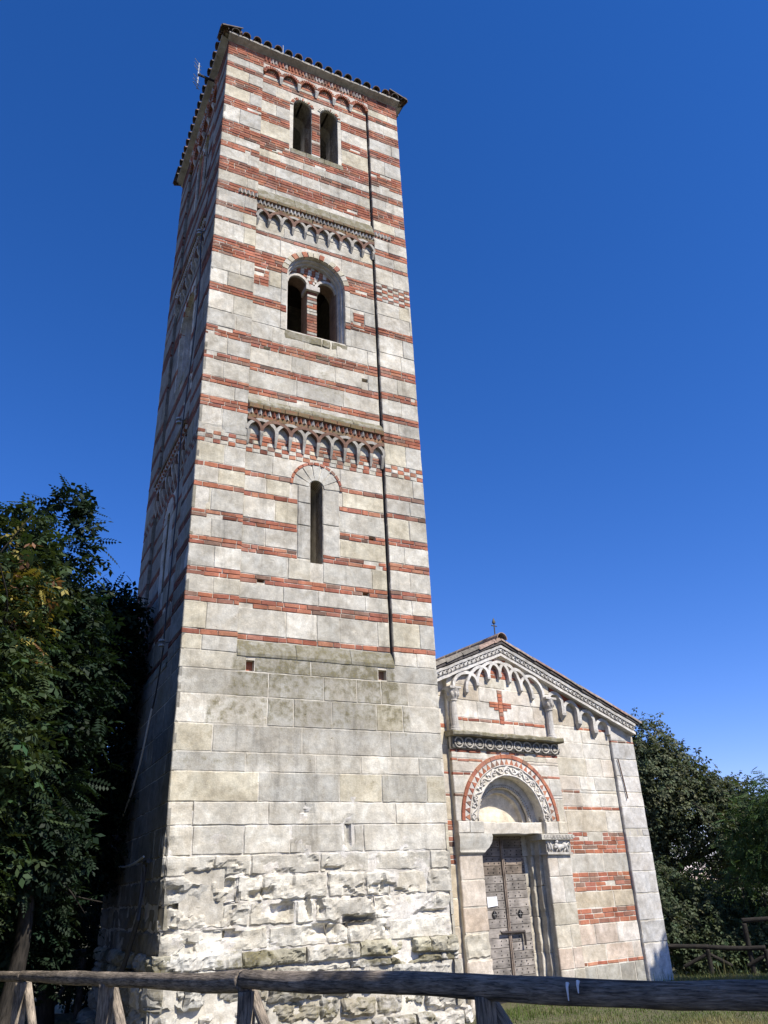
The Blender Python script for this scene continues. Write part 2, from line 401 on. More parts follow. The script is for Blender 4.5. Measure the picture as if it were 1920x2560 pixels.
# ------------------------------------------------------------------ bell tower
TX0, TX1, TY0, TY1 = 2.48, 6.88, 11.75, 16.50
def warp(V):
    x, y, z = V[..., 0], V[..., 1], V[..., 2]
    zz = np.clip(z, 0, 21)
    return np.stack([TX1 - (TX1 - x) * (4.45 - .0112 * zz) / 4.40, TY0 + (y - TY0) * (4.9 - .0235 * zz) / 4.75, z], -1)
def unx(x, z): return TX1 - (TX1 - x) * 4.40 / (4.45 - .0112 * z)
def face(o, eu, en):
    o = np.array(o, float); eu = np.array(eu, float); en = np.array(en, float)
    def P(u, z, d):
        u, z, d = np.broadcast_arrays(np.asarray(u, float), np.asarray(z, float), np.asarray(d, float))
        V = o[:2] + u[..., None] * eu + d[..., None] * en
        return warp(np.concatenate([V, z[..., None]], -1))
    return P
FR = face((TX0, TY0), (1, 0), (0, -1)); LF = face((TX0, TY1), (0, -1), (-1, 0))
RF = face((TX1, TY0), (0, 1), (1, 0)); BK = face((TX1, TY1), (-1, 0), (0, 1))
tower = thing('bell_tower', 'tall square bell tower of white stone striped with red brick, left of the church', 'bell tower', (4.7, 14.1, 0))
E_ = [(19.2, 18.75, 'b'), (18.75, 18.52, 's'), (18.52, 18.36, 'b'), (18.36, 18.02, 's'), (18.02, 17.75, 'b'), (17.75, 17.37, 's'), (17.37, 17.107, 'b'), (17.107, 16.643, 's'), (16.643, 16.219, 'b'), (16.219, 15.995, 's'), (15.995, 15.824, 'b'), (15.824, 15.508, 's'), (15.508, 15.132, 'b'), (15.132, 14.845, 's'), (14.845, 14.611, 'b'), (14.611, 14.287, 's'), (14.287, 14.132, 'b'), (14.132, 13.858, 's'), (13.858, 13.768, 'b'), (13.768, 13.326, 's'), (13.326, 12.905, 'b'), (12.905, 12.507, 's'), (12.507, 12.158, 's'), (12.158, 11.97, 'b'), (11.97, 11.53, 's'), (11.53, 11.165, 's'), (11.165, 10.945, 'b'), (10.945, 10.57, 's'), (10.57, 10.41, 'b'), (10.41, 10.045, 's'), (10.045, 9.9, 'b'), (9.9, 9.62, 's'), (9.62, 9.4, 'b'), (9.4, 8.93, 's'), (8.93, 8.68, 'c'), (8.68, 8.30, 's'), (8.30, 8.21, 'b'), (8.21, 7.91, 's'), (7.91, 7.82, 'b'), (7.82, 7.41, 's'), (7.41, 7.27, 'b'), (7.27, 6.93, 's'), (6.93, 6.785, 'b'), (6.785, 6.405, 's'), (6.405, 6.255, 'b'), (6.255, 5.98, 's'), (5.98, 5.825, 'b'), (5.825, 5.385, 's'), (5.385, 5.30, 'b'), (5.30, 5.06, 's')]
ROWS = [(a, b, k) for b, a, k in E_]
LOW = [(5.06, 4.78), (4.78, 4.40), (4.40, 3.97), (3.97, 3.575), (3.575, 3.30), (3.30, 2.89), (2.89, 2.58), (2.58, 2.195), (2.195, 1.93), (1.93, 1.60), (1.60, 1.29), (1.29, 1.0)]
LOW = [(b, a, 's') for a, b in LOW]
def rows_between(z0, z1, rows=ROWS):
    return [(max(a, z0), min(b, z1), k) for a, b, k in rows if min(b, z1) - max(a, z0) > .04]
RD = .07     # depth of the recessed fields between the corner pilasters
# cavities of the weathered foot: x, z, half sizes, depth
CAV = [(3.06, 1.945, .26, .07, .15), (3.37, 1.83, .12, .05, .09), (3.84, 1.68, .16, .05, .10), (2.95, 1.59, .30, .025, .09), (3.21, 1.46, .10, .11, .09), (4.15, 1.455, .16, .09, .10), (4.53, 1.51, .03, .15, .10), (4.72, 1.48, .04, .12, .10), (3.34, 1.21, .25, .055, .10), (4.78, 1.19, .20, .075, .12), (5.31, 1.28, .25, .07, .14), (6.5, 1.36, .25, .03, .08), (5.15, 2.42, .04, .18, .08), (2.8, 2.83, .30, .03, .07), (4.9, 1.97, .16, .025, .08), (6.3, 1.31, .12, .03, .06), (2.62, 1.75, .12, .05, .06), (2.6, 1.28, .10, .05, .07), (5.7, 1.75, .03, .12, .05), (4.5, 2.75, .1, .02, .04), (2.62, 9.25, .16, .12, .09), (2.75, 8.98, .2, .05, .05), (2.62, 7.62, .1, .2, .05)]
def lump_front(U, Z):
    X = U + TX0; r = 0.
    wob = .06 * fbm(X * 7, Z * 7, 3.3, 4, 4)
    for x, z, rx, rz, dp in CAV:
        e = (np.abs(X - x + wob) / rx) ** 6 + (np.abs(Z - z + wob) / rz) ** 6
        r = r - dp * 1.0 * np.exp(-e)
    low = np.clip((2.6 - Z) / 1.1, 0, 1)
    n = fbm(X * 2.1, Z * 3.1, 1.7, 5, 21)
    s5 = lambda a: a * a * (3 - 2 * a)
    n2 = fbm(X * 4.3, Z * 6.1, 6.1, 4, 44)
    n3 = fbm(X * 11, Z * 13, 2.1, 3, 51)
    er = s5(np.clip((n2 + .12) / .15, 0, 1))
    r = r + low * (.010 * n + er * (.015 * facet(X, Z, .21, 3) + .011 * facet(X, Z, .075, 7)) - .05 * s5(np.clip((-n - .25) / .03, 0, 1)))
    edge = np.clip((.22 + .1 * vnoise(Z * 5, 0, 0, 8) - U) / .22, 0, 1)
    r = r - low * edge ** 2 * (.10 + .06 * vnoise(Z * 9, 3, 0, 3))
    ed2 = np.clip((.10 - (4.4 - U)) / .10, 0, 1); r = r - low * ed2 ** 2 * .05
    return r
def lump_left(U, Z):
    low = np.clip((2.6 - Z) / 1.4, 0, 1); n = fbm(U * 2.1, Z * 3.1, 7.7, 4, 33)
    edge = np.clip((.2 + .1 * vnoise(Z * 5, 0, 0, 8) - (4.75 - U)) / .2, 0, 1)
    return low * (.03 * n - edge ** 2 * (.08 + .05 * vnoise(Z * 9, 3, 0, 3)))
def moss_front(U, Z):
    X = U + TX0
    g = lambda a, b: np.exp(-(a / b) ** 2)
    r = .72 * g(Z - 4.9, .36) * ((X > 3.3) & (X < 6.1)) + .6 * g(Z - 4.2, .45) * (X > 2.9) * (X < 6.3) + .5 * g(Z - 3.48, .1) * (X < 4.6) + .35 * g(Z - 3.2, .25) * (X > 5.2)
    r = r + .5 * g(Z - 11.1, .35) * g(X - 4.7, .9) + .5 * g(Z - 10.3, .4) * g(X - 4.9, 1.0) + .42 * g(Z - 16.1, .3) * g(X - 4.8, .7) + .4 * g(Z - 15.3, .25) * g(X - 5, 1.)
    r = r + .55 * g(X - 4.72, .12) * g(Z - 6.45, .28) + .25 * g(Z - 2.0, .5) * g(X - 3.4, .5)
    return r
def moss_left(U, Z): return .5 * np.exp(-((Z - 4.6) / .5) ** 2) * (U > .9) * (U < 3.9) + .2 * np.exp(-((Z - 3.) / .8) ** 2)
def rough_z(z): return float(np.clip((2.7 - z) / 1.4, 0, .8))
TIERS = [(5.30, 9.62), (9.62, 14.69), (14.69, 19.0)]   # fields of the three storeys
WC = unx(4.74, 12) - TX0                                # windows' centre line on the front face

def dentils(acc, P, u0, u1, z0, z1, d, cf):
    u = u0
    while u < u1 - .04:
        e = u + .085
        V = P(np.array([u, e, (u + e) / 2] * 2), np.array([z0] * 3 + [z1] * 3), np.array([d, d, d + .055] * 2))
        acc.add(V, [(0, 2, 1), (3, 4, 5), (0, 3, 5, 2), (2, 5, 4, 1)], cf()); u = e
def corbel(acc, P, u, z0, z1, w_, d0, d1, c):
    V = P(np.array([u - w_, u + w_, u + w_, u - w_, u - w_ * .8, u + w_ * .8, u - w_ * .5, u + w_ * .5]), np.array([z1, z1, z1, z1, z1 - .05, z1 - .05, z0, z0]), np.array([d1, d1, d0, d0, d1 - .005, d1 - .005, d0 + .02, d0 + .02]))
    acc.add(V, [(0, 1, 5, 4), (4, 5, 7, 6), (0, 4, 6, 3), (1, 2, 7, 5), (6, 7, 2, 3)], c)
GREY = (.40, .385, .35)
def rp(r_): a, b, c_, d_ = r_.a; return [(a, c_), (b, c_), (b, d_), (a, d_)]
BRICK_SHADE = [tuple(np.array(c_) * .5) for c_ in BRICK]  # brick darkened to paint shade into the left face
STONE_SHADE = [tuple(np.array(c_) * .50) for c_ in STONE]  # stone darkened the same way, left face's shade put into its colour
def tower_face(P, Wd, pl, pr, wc, side, detail=True, moss=None, lump=None, nm=''):
    fu0, fu1 = pl, Wd - pr
    midw = Arch(wc, .64, 12.93, 11.55); hood = Arch(wc, .755, 12.93, 11.55)
    tl, tr_ = Arch(wc - .335, .23, 17.98, 16.55), Arch(wc + .335, .23, 17.98, 16.55)
    tfl, tfr = Arch(wc - .335, .31, 17.98, 16.55), Arch(wc + .335, .31, 17.98, 16.55)
    slit = Arch(wc, .115, 8.24, 6.75); shood = Arch(wc, .50, 8.20, 8.2)
    # --- wall: mortar core with openings, then every stone and brick laid on it
    wall = Acc()
    T = .85
    ph = []
    if side == 'F': ph = [Rect(1.02, 1.155, 4.79, 4.96), Rect(3.28, 3.43, 4.80, 4.97)]
    slab(wall, P, [(0.03, 2.95), (Wd - .03, 2.95), (Wd - .03, 5.06), (.03, 5.06)], [rp(r_) for r_ in ph], -.007, -T, MORTAR)
    slab(wall, P, [(0.05, -1.2), (Wd - .05, -1.2), (Wd - .05, 2.95), (.05, 2.95)], [], -.25, -T, MORTAR)
    us = np.linspace(.03, Wd - .03, 110); zs = np.linspace(.6, 2.97, 70); U, Z = np.meshgrid(us, zs, indexing='ij')
    D = -.012 + lump(U, Z) + .02 * fbm(U * 5, Z * 5, 2.2, 3, 17) - .006 * np.clip((2.6 - Z), 0, 1)
    wall.add(P(U, Z, D).reshape(-1, 3), [(i * 70 + j, (i + 1) * 70 + j, (i + 1) * 70 + j + 1, i * 70 + j + 1) for i in range(109) for j in range(69)], np.array((.66, .635, .59)))
    H = [midw.poly(28), slit.poly(14), tl.poly(18), tr_.poly(18)]
    PUT = [Rect(u, u + .13, z, z + .085) for u, z in ((.32 + fu0, 17.62), (.30 + fu0, 16.18), (2.33 + fu0, 17.57), (2.31 + fu0, 16.0), (.34 + fu0, 7.735), (2.36 + fu0, 7.335), (.3 + fu0, 6.28), (2.2 + fu0, 6.27), (2.33 + fu0, 10.75), (.27 + fu0, 10.93))]
    slab(wall, P, [(fu0 + .004, 5.05), (fu1 - .030, 5.05), (fu1 - .030, 19.30), (fu0 + .004, 19.30)], H + [rp(r_) for r_ in PUT], -RD - .010, -T, MORTAR)
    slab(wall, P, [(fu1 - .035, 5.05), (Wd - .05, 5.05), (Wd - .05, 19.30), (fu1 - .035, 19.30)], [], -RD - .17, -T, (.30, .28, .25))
    slab(wall, P, [(.05, 5.05), (fu0 + .01, 5.05), (fu0 + .01, 19.30), (.05, 19.30)], [], -RD - .10, -T, MORTAR)
    for r_ in PUT + ph: pbox(wall, P, r_.a[0] - .02, r_.a[1] + .02, r_.a[2] - .02, r_.a[3] + .02, -RD * (r_.a[2] > 5) - .11, -RD - .3, pick(BRICK))
    rgh = rough_z
    lowrows = [(a, b, k) for a, b, k in LOW]
    putlog = [Rect(wc - 4.74 + TX0 - TX0 + x - 1.0 + 0, x, 0, 0) for x in ()]
    holes_low = []
    fill(wall, P, [q for q in lowrows if q[0] > 2.9 - .02], 0, Wd, ph, 0., rough=rgh, moss=moss, lump=lump, sl=(.4, 1.5), res=.09, pal=STONE_SHADE if side == 'L' else STONE, bpal=BRICK_SHADE if side == 'L' else None)
    fill(wall, P, [q for q in lowrows if q[0] <= 2.88], 0, Wd, ph, 0., pal=STONE_SHADE if side == 'L' else STONEW, rough=rgh, moss=moss, lump=lump, sl=(.25, 1.3))
    # --- fields of the three storeys
    ex = [hood, Rect(wc - .755, wc + .755, 11.4, 12.95), tfl, tfr, Arch(wc, .23, 17.98, 16.55), slit, shood]
    # splayed stone surround of the slit window, laid as upright stones
    ex += [Rect(wc - .36, wc - .115, 6.8, 8.2), Rect(wc + .115, wc + .44, 6.9, 8.2)]
    patch = [Rect(fu0, fu0 + .33, 12.45, 12.86), Rect(wc + .83, wc + 1.08, 12.05, 12.42)] if side == 'F' else []
    puts = PUT
    topz = 19.0
    for ti, (a, b) in enumerate(TIERS):
        zt = (8.93, 14.15, 18.62)[ti]
        fill(wall, P, rows_between(a, zt), fu0 + .002, fu1 - .030, ex + patch + puts, -RD, moss=moss, sl=(.35, 1.0), pal=STONE_SHADE if side == 'L' else STONE, bpal=BRICK_SHADE if side == 'L' else None)
    for r_ in patch: fill(wall, P, [(r_.a[2], r_.a[3], 'b')], r_.a[0], r_.a[1], (), -RD, moss=moss)
    # behind the arches: chequer and brick under the two lower friezes
    fill(wall, P, [(8.93, 9.06, 'b'), (9.06, 9.40, 's')], fu0, fu1 - .03, (), -RD)
    fill(wall, P, [(14.15, 14.60, 's')], fu0, fu1, (), -RD)
    fill(wall, P, [(18.62, 18.78, 'b'), (18.78, 19.0, 's')], fu0, fu1, (), -RD)
    # slit surround
    for sgn, a, b in ((-1, wc - .36, wc - .115), (1, wc + .115, wc + .44)):
        for z0, z1 in ((6.8, 7.42), (7.42, 7.86), (7.86, 8.2)) if sgn < 0 else ((6.9, 7.5), (7.5, 8.2)):
            block(wall, P, a, b, z0, z1, np.array(STONE[1]) * .95, -RD + .002, .012, .09, .012, .004, moss, None, seed=3)
    # chequer hidden behind the corbels and the frieze walls (proud of the fields)
    for ti, (za, zb) in enumerate(((9.02, 9.64), (14.12, 14.70), (18.56, 19.30))):
        zlo = (9.33, 14.42, 18.90)[ti]
        bandw = Acc(); slab(bandw, P, [(fu0 - .01, zlo), (fu1 + .01, zlo), (fu1 + .01, zb), (fu0 - .01, zb)], [], -.018, -RD - .03, MORTAR); bandw.build('frieze_wall', M_WALL, tower)
    # --- pilasters
    pil = []
    for k, (a, b, l) in enumerate(((0, fu0, 0), (fu1, Wd, 1))):
        ac = Acc()
        slab(ac, P, [(a + .006, 5.05), (b - .006, 5.05), (b - .006, 19.30), (a + .006, 19.30)], [], -.010, -RD - .16, np.array(MORTAR) * .92)
        sx = b if k == 0 else a; pbox(ac, P, sx - .012 if k == 0 else sx + .003, sx - .003 if k == 0 else sx + .012, 5.06, 19.2, -.012, -RD - .17, (.20, .18, .155))  # dark strip painting the recess shade on the pilaster's inner return
        rw = list(ROWS)
        if side == 'F' and k == 1:
            rw = [q for q in rw if not (12.5 < q[1] < 13.5)] + [(12.86, 13.33, 'c'), (12.507, 12.86, 's')]
            rw.sort()
        fill(ac, P, [q for q in rw if q[1] > 5.05], a, b, [Rect(a + .55, a + .66, 15.84, 15.93)] if k == 0 else [], 0., moss=moss, lump=lump, sl=(.3, .62), rough=None, pal=STONE_SHADE if side == 'L' else STONE, bpal=BRICK_SHADE if side == 'L' else None)
        pil.append(ac)
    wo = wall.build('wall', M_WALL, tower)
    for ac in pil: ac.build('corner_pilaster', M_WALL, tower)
    # --- blind arcades
    for ti in range(3):
        ac = Acc()
        if ti < 2:
            zs, zf, zt = ((9.10, 8.90, 9.36), (14.17, 14.06, 14.44))[ti]
            n = 10; p = (fu1 - fu0) / n
            r1 = p * 1.0 + .03; r0 = r1 - .058
            e = lambda q: [(fu0 + q * p)]
            for i in range(-1, n):
                cu = fu0 + (i + 1) * p
                a0, a1 = 0, math.pi
                if i == -1: a1 = math.pi / 2
                if i == n - 1: a0 = math.pi / 2
                cc = np.array((.20, .12, .09)) if i % 2 else np.array(GREY)
                R_ = (r0 + r1) / 2
                h = (zt - zs) / r1
                t = np.linspace(a0, a1, 22 if a1 - a0 > 2 else 11)
                pts = np.stack([cu + (p + .0) * np.cos(t), zs + (zt - zs - .03) * np.sin(t)], 1)
                band(ac, P, pts, .029, -.029, .012 + .004 * (i % 2), -RD, cc, .25)
            for i in range(0, n + 1):
                u = fu0 + i * p
                if i in (0, n): u += .03 if i == 0 else -.03
                corbel(ac, P, u, zf - .06, zs, .034, -RD, .014, np.array(GREY) * 1.02)
            # spandrels and courses between arch crowns and the saw-tooth band
            zd0, zd1, zc1 = ((9.43, 9.53, 9.63), (14.52, 14.61, 14.69))[ti]
            fill(ac, P, [(zt - .02, zd0, 'b')], fu0, fu1, (), .004, moss=lambda U, Z: np.full(U.shape, .75))
            fill(ac, P, [(zd1, zc1, 'b')], fu0, fu1, (), .055, moss=lambda U, Z: np.full(U.shape, .85))
            pbox(ac, P, fu0 - .0, fu1 + .0, zd1 - .002, zc1 - .005, .035, -.03, np.array(BRICK[4]) * .8, .4)
            tog = [0]
            def cf():
                tog[0] += 1
                return np.array((.50, .48, .44)) if ti or tog[0] % 2 else np.array(BRICK[tog[0] % 4]) * .8
            dentils(ac, P, fu0 + .02, fu1 - .02, zd0, zd1, -.016, cf)
        else:
            n = 6; p = (fu1 - fu0) / n; zs = 18.64; r1 = p / 2 + .02
            for i in range(n):
                cu = fu0 + (i + .5) * p
                nv = 13
                voussoirs(ac, P, cu, zs, p / 2 - .065, p / 2 + .012, .01, -RD, nv, lambda q: pick(BRICK))
                # spandrel masonry
                t = np.linspace(0, math.pi, 15); uu = cu + (p / 2 + .0) * np.cos(t); zz = zs + (p / 2 + .0) * np.sin(t)
                k = len(t)
                V = np.concatenate([P(uu, zz, np.full(k, -.003)), P(uu, np.full(k, 18.93), np.full(k, -.003))])
                ac.add(V, [(j, j + 1, k + j + 1, k + j) for j in range(k - 1)], (.55, .50, .45), .1)
            for i in range(1, n): corbel(ac, P, fu0 + i * p, 18.47, zs + .02, .05, -RD, .012, (.50, .485, .45))
            fill(ac, P, [(18.90, 18.985, 'b')], fu0, fu1, (), .006)
            dentils(ac, P, fu0, fu1, 18.985, 19.10, -.012, lambda: (.52, .47, .43) if rng.random() < .5 else np.array(pick(BRICK)) * 1.1)
            fill(ac, P, [(19.10, 19.24, 'b')], fu0, fu1, (), .004)
        if ti == 1 and side == 'F':      # saw-tooth runs on into the pilasters
            for a, b in ((fu0 - .42, fu0), (fu1, fu1 + .40)): dentils(ac, P, a, b, 14.66, 14.75, -.002, lambda: (.52, .50, .46))
        ac2 = ac
        # merge the frieze backing
        ac2.build('blind_arcade', M_WALL, tower)
    # --- sloping ledges at the foot of each field
    for (z0, z1, nn) in ((5.02, 5.30, 3), (9.63, 9.83, 4), (14.69, 15.02, 3)):
        ac = Acc(); cuts = np.linspace(fu0, fu1, nn + 1); cuts[1:-1] += rng.uniform(-.2, .2, nn - 1)
        for a, b in zip(cuts[:-1], cuts[1:]):
            k = 14; us = np.linspace(a + .004, b - .004, k); prof = [(z0, -.02), (z0, .010), (z0 + .05, .012), (z1 - .03, -RD + .012), (z1, -RD - .02)]
            V = np.concatenate([P(us, np.full(k, z) + .012 * fbm(us * 3, z * 9, 0, 3), np.full(k, d) + .008 * fbm(us * 5, z * 30, 2, 3)) for z, d in prof])
            F = [(j * k + i, j * k + i + 1, (j + 1) * k + i + 1, (j + 1) * k + i) for j in range(4) for i in range(k - 1)]
            ac.add(V, F, np.array((.42, .41, .36)) * rng.uniform(.9, 1.05), .75)
        ac.build('sloping_ledge', M_WALL, tower)
    # --- two-light window of the middle storey
    wd = Acc()
    lt, rt = Arch(wc - .325, .215, 12.99, 11.55), Arch(wc + .325, .215, 12.99, 11.55)
    big = Arch(wc, .70, 12.93, 11.40)
    slab(wd, P, big.poly(28), [lt.poly(18), rt.poly(18)], -RD - .26, -RD - .60, (.26, .185, .14))
    for sg in (-1, 1):
        pts = arc(wc + sg * .32, 12.98, .235, 0, math.pi, 22)
        band(wd, P, pts, .03, -.03, -RD - .235, -RD - .3, (.60, .58, .55))
    z = 12.98                                        # little chequered gable between the two lights
    for r_ in range(7):
        za, zb = 12.99 + r_ * .075, 13.065 + r_ * .075
        hw = math.sqrt(max(.62 ** 2 - (zb - 12.93) ** 2, 0)) - .01
        hl = [i for A_ in (Arch(wc - .32, .27, 12.98, 11), Arch(wc + .32, .27, 12.98, 11)) for i in A_.iv(za, zb)]
        q = 0
        for a, b in subtract([(wc - hw, wc + hw)], hl):
            u = a; q = r_ % 2 + int(a > wc)
            while u < b - .02:
                e = min(u + .085, b); block(wd, P, u, e, za, zb, pick(BRICK) if q % 2 else (.60, .58, .55), -RD - .245, .004, None, 0, .003, None, None, .001); u = e; q += 1
    # orders of the jambs
    for sg in (-1, 1):
        for off, dd in ((.60, -.09), (.565, -.17)):
            a = wc + sg * off
            pbox(wd, P, min(a, wc + sg * .655), max(a, wc + sg * .655), 11.52, 12.95, -RD + dd, -RD - .3, (.56, .545, .52), .05)
    for r0_, dd in ((.60, -.09), (.565, -.17)):
        band(wd, P, arc(wc, 12.93, r0_, 0, math.pi, 28), 0, -.08, -RD + dd, -RD - .3, (.55, .535, .51))
    voussoirs(wd, P, wc, 12.93, .64, .765, -RD + .012, -RD - .25, 17, lambda i: pick(BRICK) if i in (0, 4, 7, 10, 12, 16) else np.array(pick(STONE[3:6])) * 1.0, moss=.05)
    for sg in (-1, 1): fill(wd, P, [(11.52, 11.95, 's'), (11.95, 12.1, 'b'), (12.1, 12.5, 's'), (12.5, 12.93, 's')], *( (wc - .765, wc - .64) if sg < 0 else (wc + .64, wc + .765)), (), -RD + .008)
    wdo = wd.build('two_light_window', M_WALL, tower)
    ac = Acc(); fill(ac, P, [(11.62, 12.86, 'b')], wc - .112, wc + .112, (), -RD - .245, pal=STONE, bpal=BRICK + STONE[:4]); pbox(ac, P, wc - .10, wc + .10, 11.6, 12.86, -RD - .255, -RD - .46, MORTAR)
    pbox(ac, P, wc - .15, wc + .15, 12.86, 12.98, -RD - .18, -RD - .5, (.55, .53, .50)); ac.build('brick_pier', M_WALL, wdo)
    ac = Acc()
    cuts = [wc - .68, wc + .12, wc + .32, wc + .70]
    for a, b in zip(cuts[:-1], cuts[1:]): block(ac, P, a, b, 11.33, 11.54, (.42, .40, .34), -RD + .006, .02, .08, .014, .006, lambda U, Z: np.full(U.shape, .7), None, .01, .3, seed=5)
    ac.build('sill', M_WALL, wdo)
    # --- two-light window of the bell chamber
    wd = Acc()
    slab(wd, P, Arch(wc - .335, .30, 17.98, 16.5).poly(18), [tl.poly(18)], -RD - .06, -RD - .5, (.28, .20, .155))
    slab(wd, P, Arch(wc + .335, .30, 17.98, 16.5).poly(18), [tr_.poly(18)], -RD - .062, -RD - .5, (.28, .20, .155))
    for sg in (-1, 1):
        a = wc + sg * .565; pbox(wd, P, min(a, a + sg * .09), max(a, a + sg * .09), 16.52, 17.98, -RD - .045, -RD - .3, (.55, .53, .5), .05)
        voussoirs(wd, P, wc + sg * .335, 17.98, .235, .31, -RD + .012, -RD - .2, 15, lambda i: pick(STONE[3:6]) if rng.random() < .6 else pick(BRICK), 0 if sg > 0 else .35, math.pi - (.35 if sg > 0 else 0))
    wto = wd.build('two_light_window', M_WALL, tower)
    ac = Acc(); fill(ac, P, [(16.60, 17.95, 'b')], wc - .105, wc + .105, (), -RD + .0); pbox(ac, P, wc - .09, wc + .09, 16.58, 17.95, -RD - .018, -RD - .5, MORTAR)
    ac.build('brick_pier', M_WALL, wto)
    ac = Acc(); fill(ac, P, [(16.40, 16.56, 's')], wc - .62, wc + .68, (), -RD + .008, pal=[(.44, .42, .36)], moss=lambda U, Z: np.full(U.shape, .7), sl=(.3, .6)); ac.build('sill', M_WALL, wto)
    # --- slit window
    ac = Acc()
    voussoirs(ac, P, wc, 8.20, .455, .505, -RD + .014, -RD - .05, 13, lambda i: pick(BRICK))
    t = np.linspace(0, math.pi, 21)
    for i in range(7):
        a0, a1 = math.pi * i / 7, math.pi * (i + 1) / 7
        band(ac, P, arc(wc, 8.20, .15, a0 + .01, a1 - .01, 5), 0, -.30, -RD + .004, -RD - .06, pick(STONE[:3]), .1)
    band(ac, P, np.array([(wc + .115, 6.78)] + list(map(tuple, arc(wc, 8.24, .115, 0, math.pi, 12))) + [(wc - .115, 6.78)]), 0, -.04, -RD - .01, -RD - .34, (.33, .265, .20))
    ac.build('slit_window', M_WALL, tower)
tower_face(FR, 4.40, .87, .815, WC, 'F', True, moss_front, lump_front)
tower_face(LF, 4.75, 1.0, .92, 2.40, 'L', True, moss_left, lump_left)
# right and rear walls: plainer masonry of the same courses
ac = Acc()
for P, Wd in ((RF, 4.75), (BK, 4.40)):
    slab(ac, P, [(.12, -1.2), (Wd - .03, -1.2), (Wd - .03, 19.30), (.12, 19.30)], [Arch(Wd / 2, .5, 17.9, 16.6).poly(18)], -.02, -.6, MORTAR)
    fill(ac, P, LOW + ROWS, 0, Wd, [Arch(Wd / 2, .5, 17.9, 16.6)], 0.)
ac.build('wall', M_WALL, tower)
ac = Acc(); 
for z in (4.9, 10.6, 15.6): ac = Acc(); box(ac, (TX0 + .3, TY0 + .3, z), (TX1 - .3, TY1 - .3, z + .2), (.2, .16, .12), 0, warp); ac.build('floor', M_WALL, tower)
# --- plinth with its mossy torus moulding
ac = Acc()
for P, Wd in ((FR, 4.40), (LF, 4.75), (RF, 4.75)):
    o0 = -.13
    slab(ac, P, [(-.06, -1.2), (Wd + .06, -1.2), (Wd + .06, .70), (-.06, .70)], [], .03, -.3, np.array(MORTAR) * .97, .1)
    def lp(U, Z):
        n = fbm(U * 2.2, Z * 3.2, Wd * 3, 5, 12)
        r = .02 * n + .04 * facet(U + Wd * 3, Z, .2, 5) + .018 * facet(U, Z, .08, 6) - .06 * np.clip((-n - .24) / .04, 0, 1)
        for e in (U + .12, Wd + .12 - U): r = r - .14 * np.clip(1 - e / .25, 0, 1) ** 2
        return r
    ms = lambda U, Z: .25 + .35 * (vnoise(U * 1.7, Z * 1.7, 3.1, 2) > .0)
    for z0, z1 in ((-.55, -.18), (-.18, .10), (.10, .38), (.38, .70)):
        u = -.13
        while u < Wd + .12:
            e = u + rng.uniform(.25, .8)
            if Wd + .14 - e < .2: e = Wd + .14
            a_, b_ = z0 + rng.uniform(-.02, .02), z1 + rng.uniform(-.03, .02)
            block(ac, P, u, e, a_, b_, pick([(.45, .44, .40), (.52, .50, .45), (.40, .38, .33), (.55, .53, .49), (.43, .40, .33)]), .075 + .09 * (z0 < .1) + .08 * (z0 < -.1) + rng.uniform(-.03, .03), .04, .035, .03, .012, ms, lp, .016, .2, seed=rng.integers(99), rf=4); u = e
ac.build('plinth', M_WALL, tower)
ac = Acc()
for P, Wd in ((FR, 4.40), (LF, 4.75), (RF, 4.75)):
    lq = lambda U, Z: .035 * facet(U + Wd, Z, .16, 9) + .014 * facet(U, Z, .06, 10) + .03 * fbm(U * 2.2, Z * 3, 4.4, 3, 2) - .05 * np.clip((Z - .93) / .09, 0, 1) ** 2 - .09 * np.clip((fbm(U * 1.7, Z * 2.2, 8.8, 3, 6) - .2) / .05, 0, 1) - .06 * np.clip(1 - (U + .05) / .12, 0, 1) - .06 * np.clip(1 - (Wd + .05 - U) / .10, 0, 1)
    for z0, z1, dd in ((.815, 1.02, .065), (.70, .80, .045)):
        u = -.05
        while u < Wd + .05:
            e = min(u + rng.uniform(.45, 1.2), Wd + .05)
            if Wd + .05 - e < .25: e = Wd + .05
            block(ac, P, u, e, z0 + rng.uniform(-.012, .01), z1 + rng.uniform(-.015, .012), pick([(.48, .46, .38), (.44, .42, .33), (.52, .50, .44), (.56, .55, .51)]), dd + rng.uniform(-.015, .012), .02, .03, .006, .006, lambda U, Z: .62 + .6 * vnoise(U * 2.3, Z * 5, 1.1, 3), lq, .01, .25, seed=rng.integers(99), rf=5); u = e
ac.build('base_moulding', M_WALL, tower)
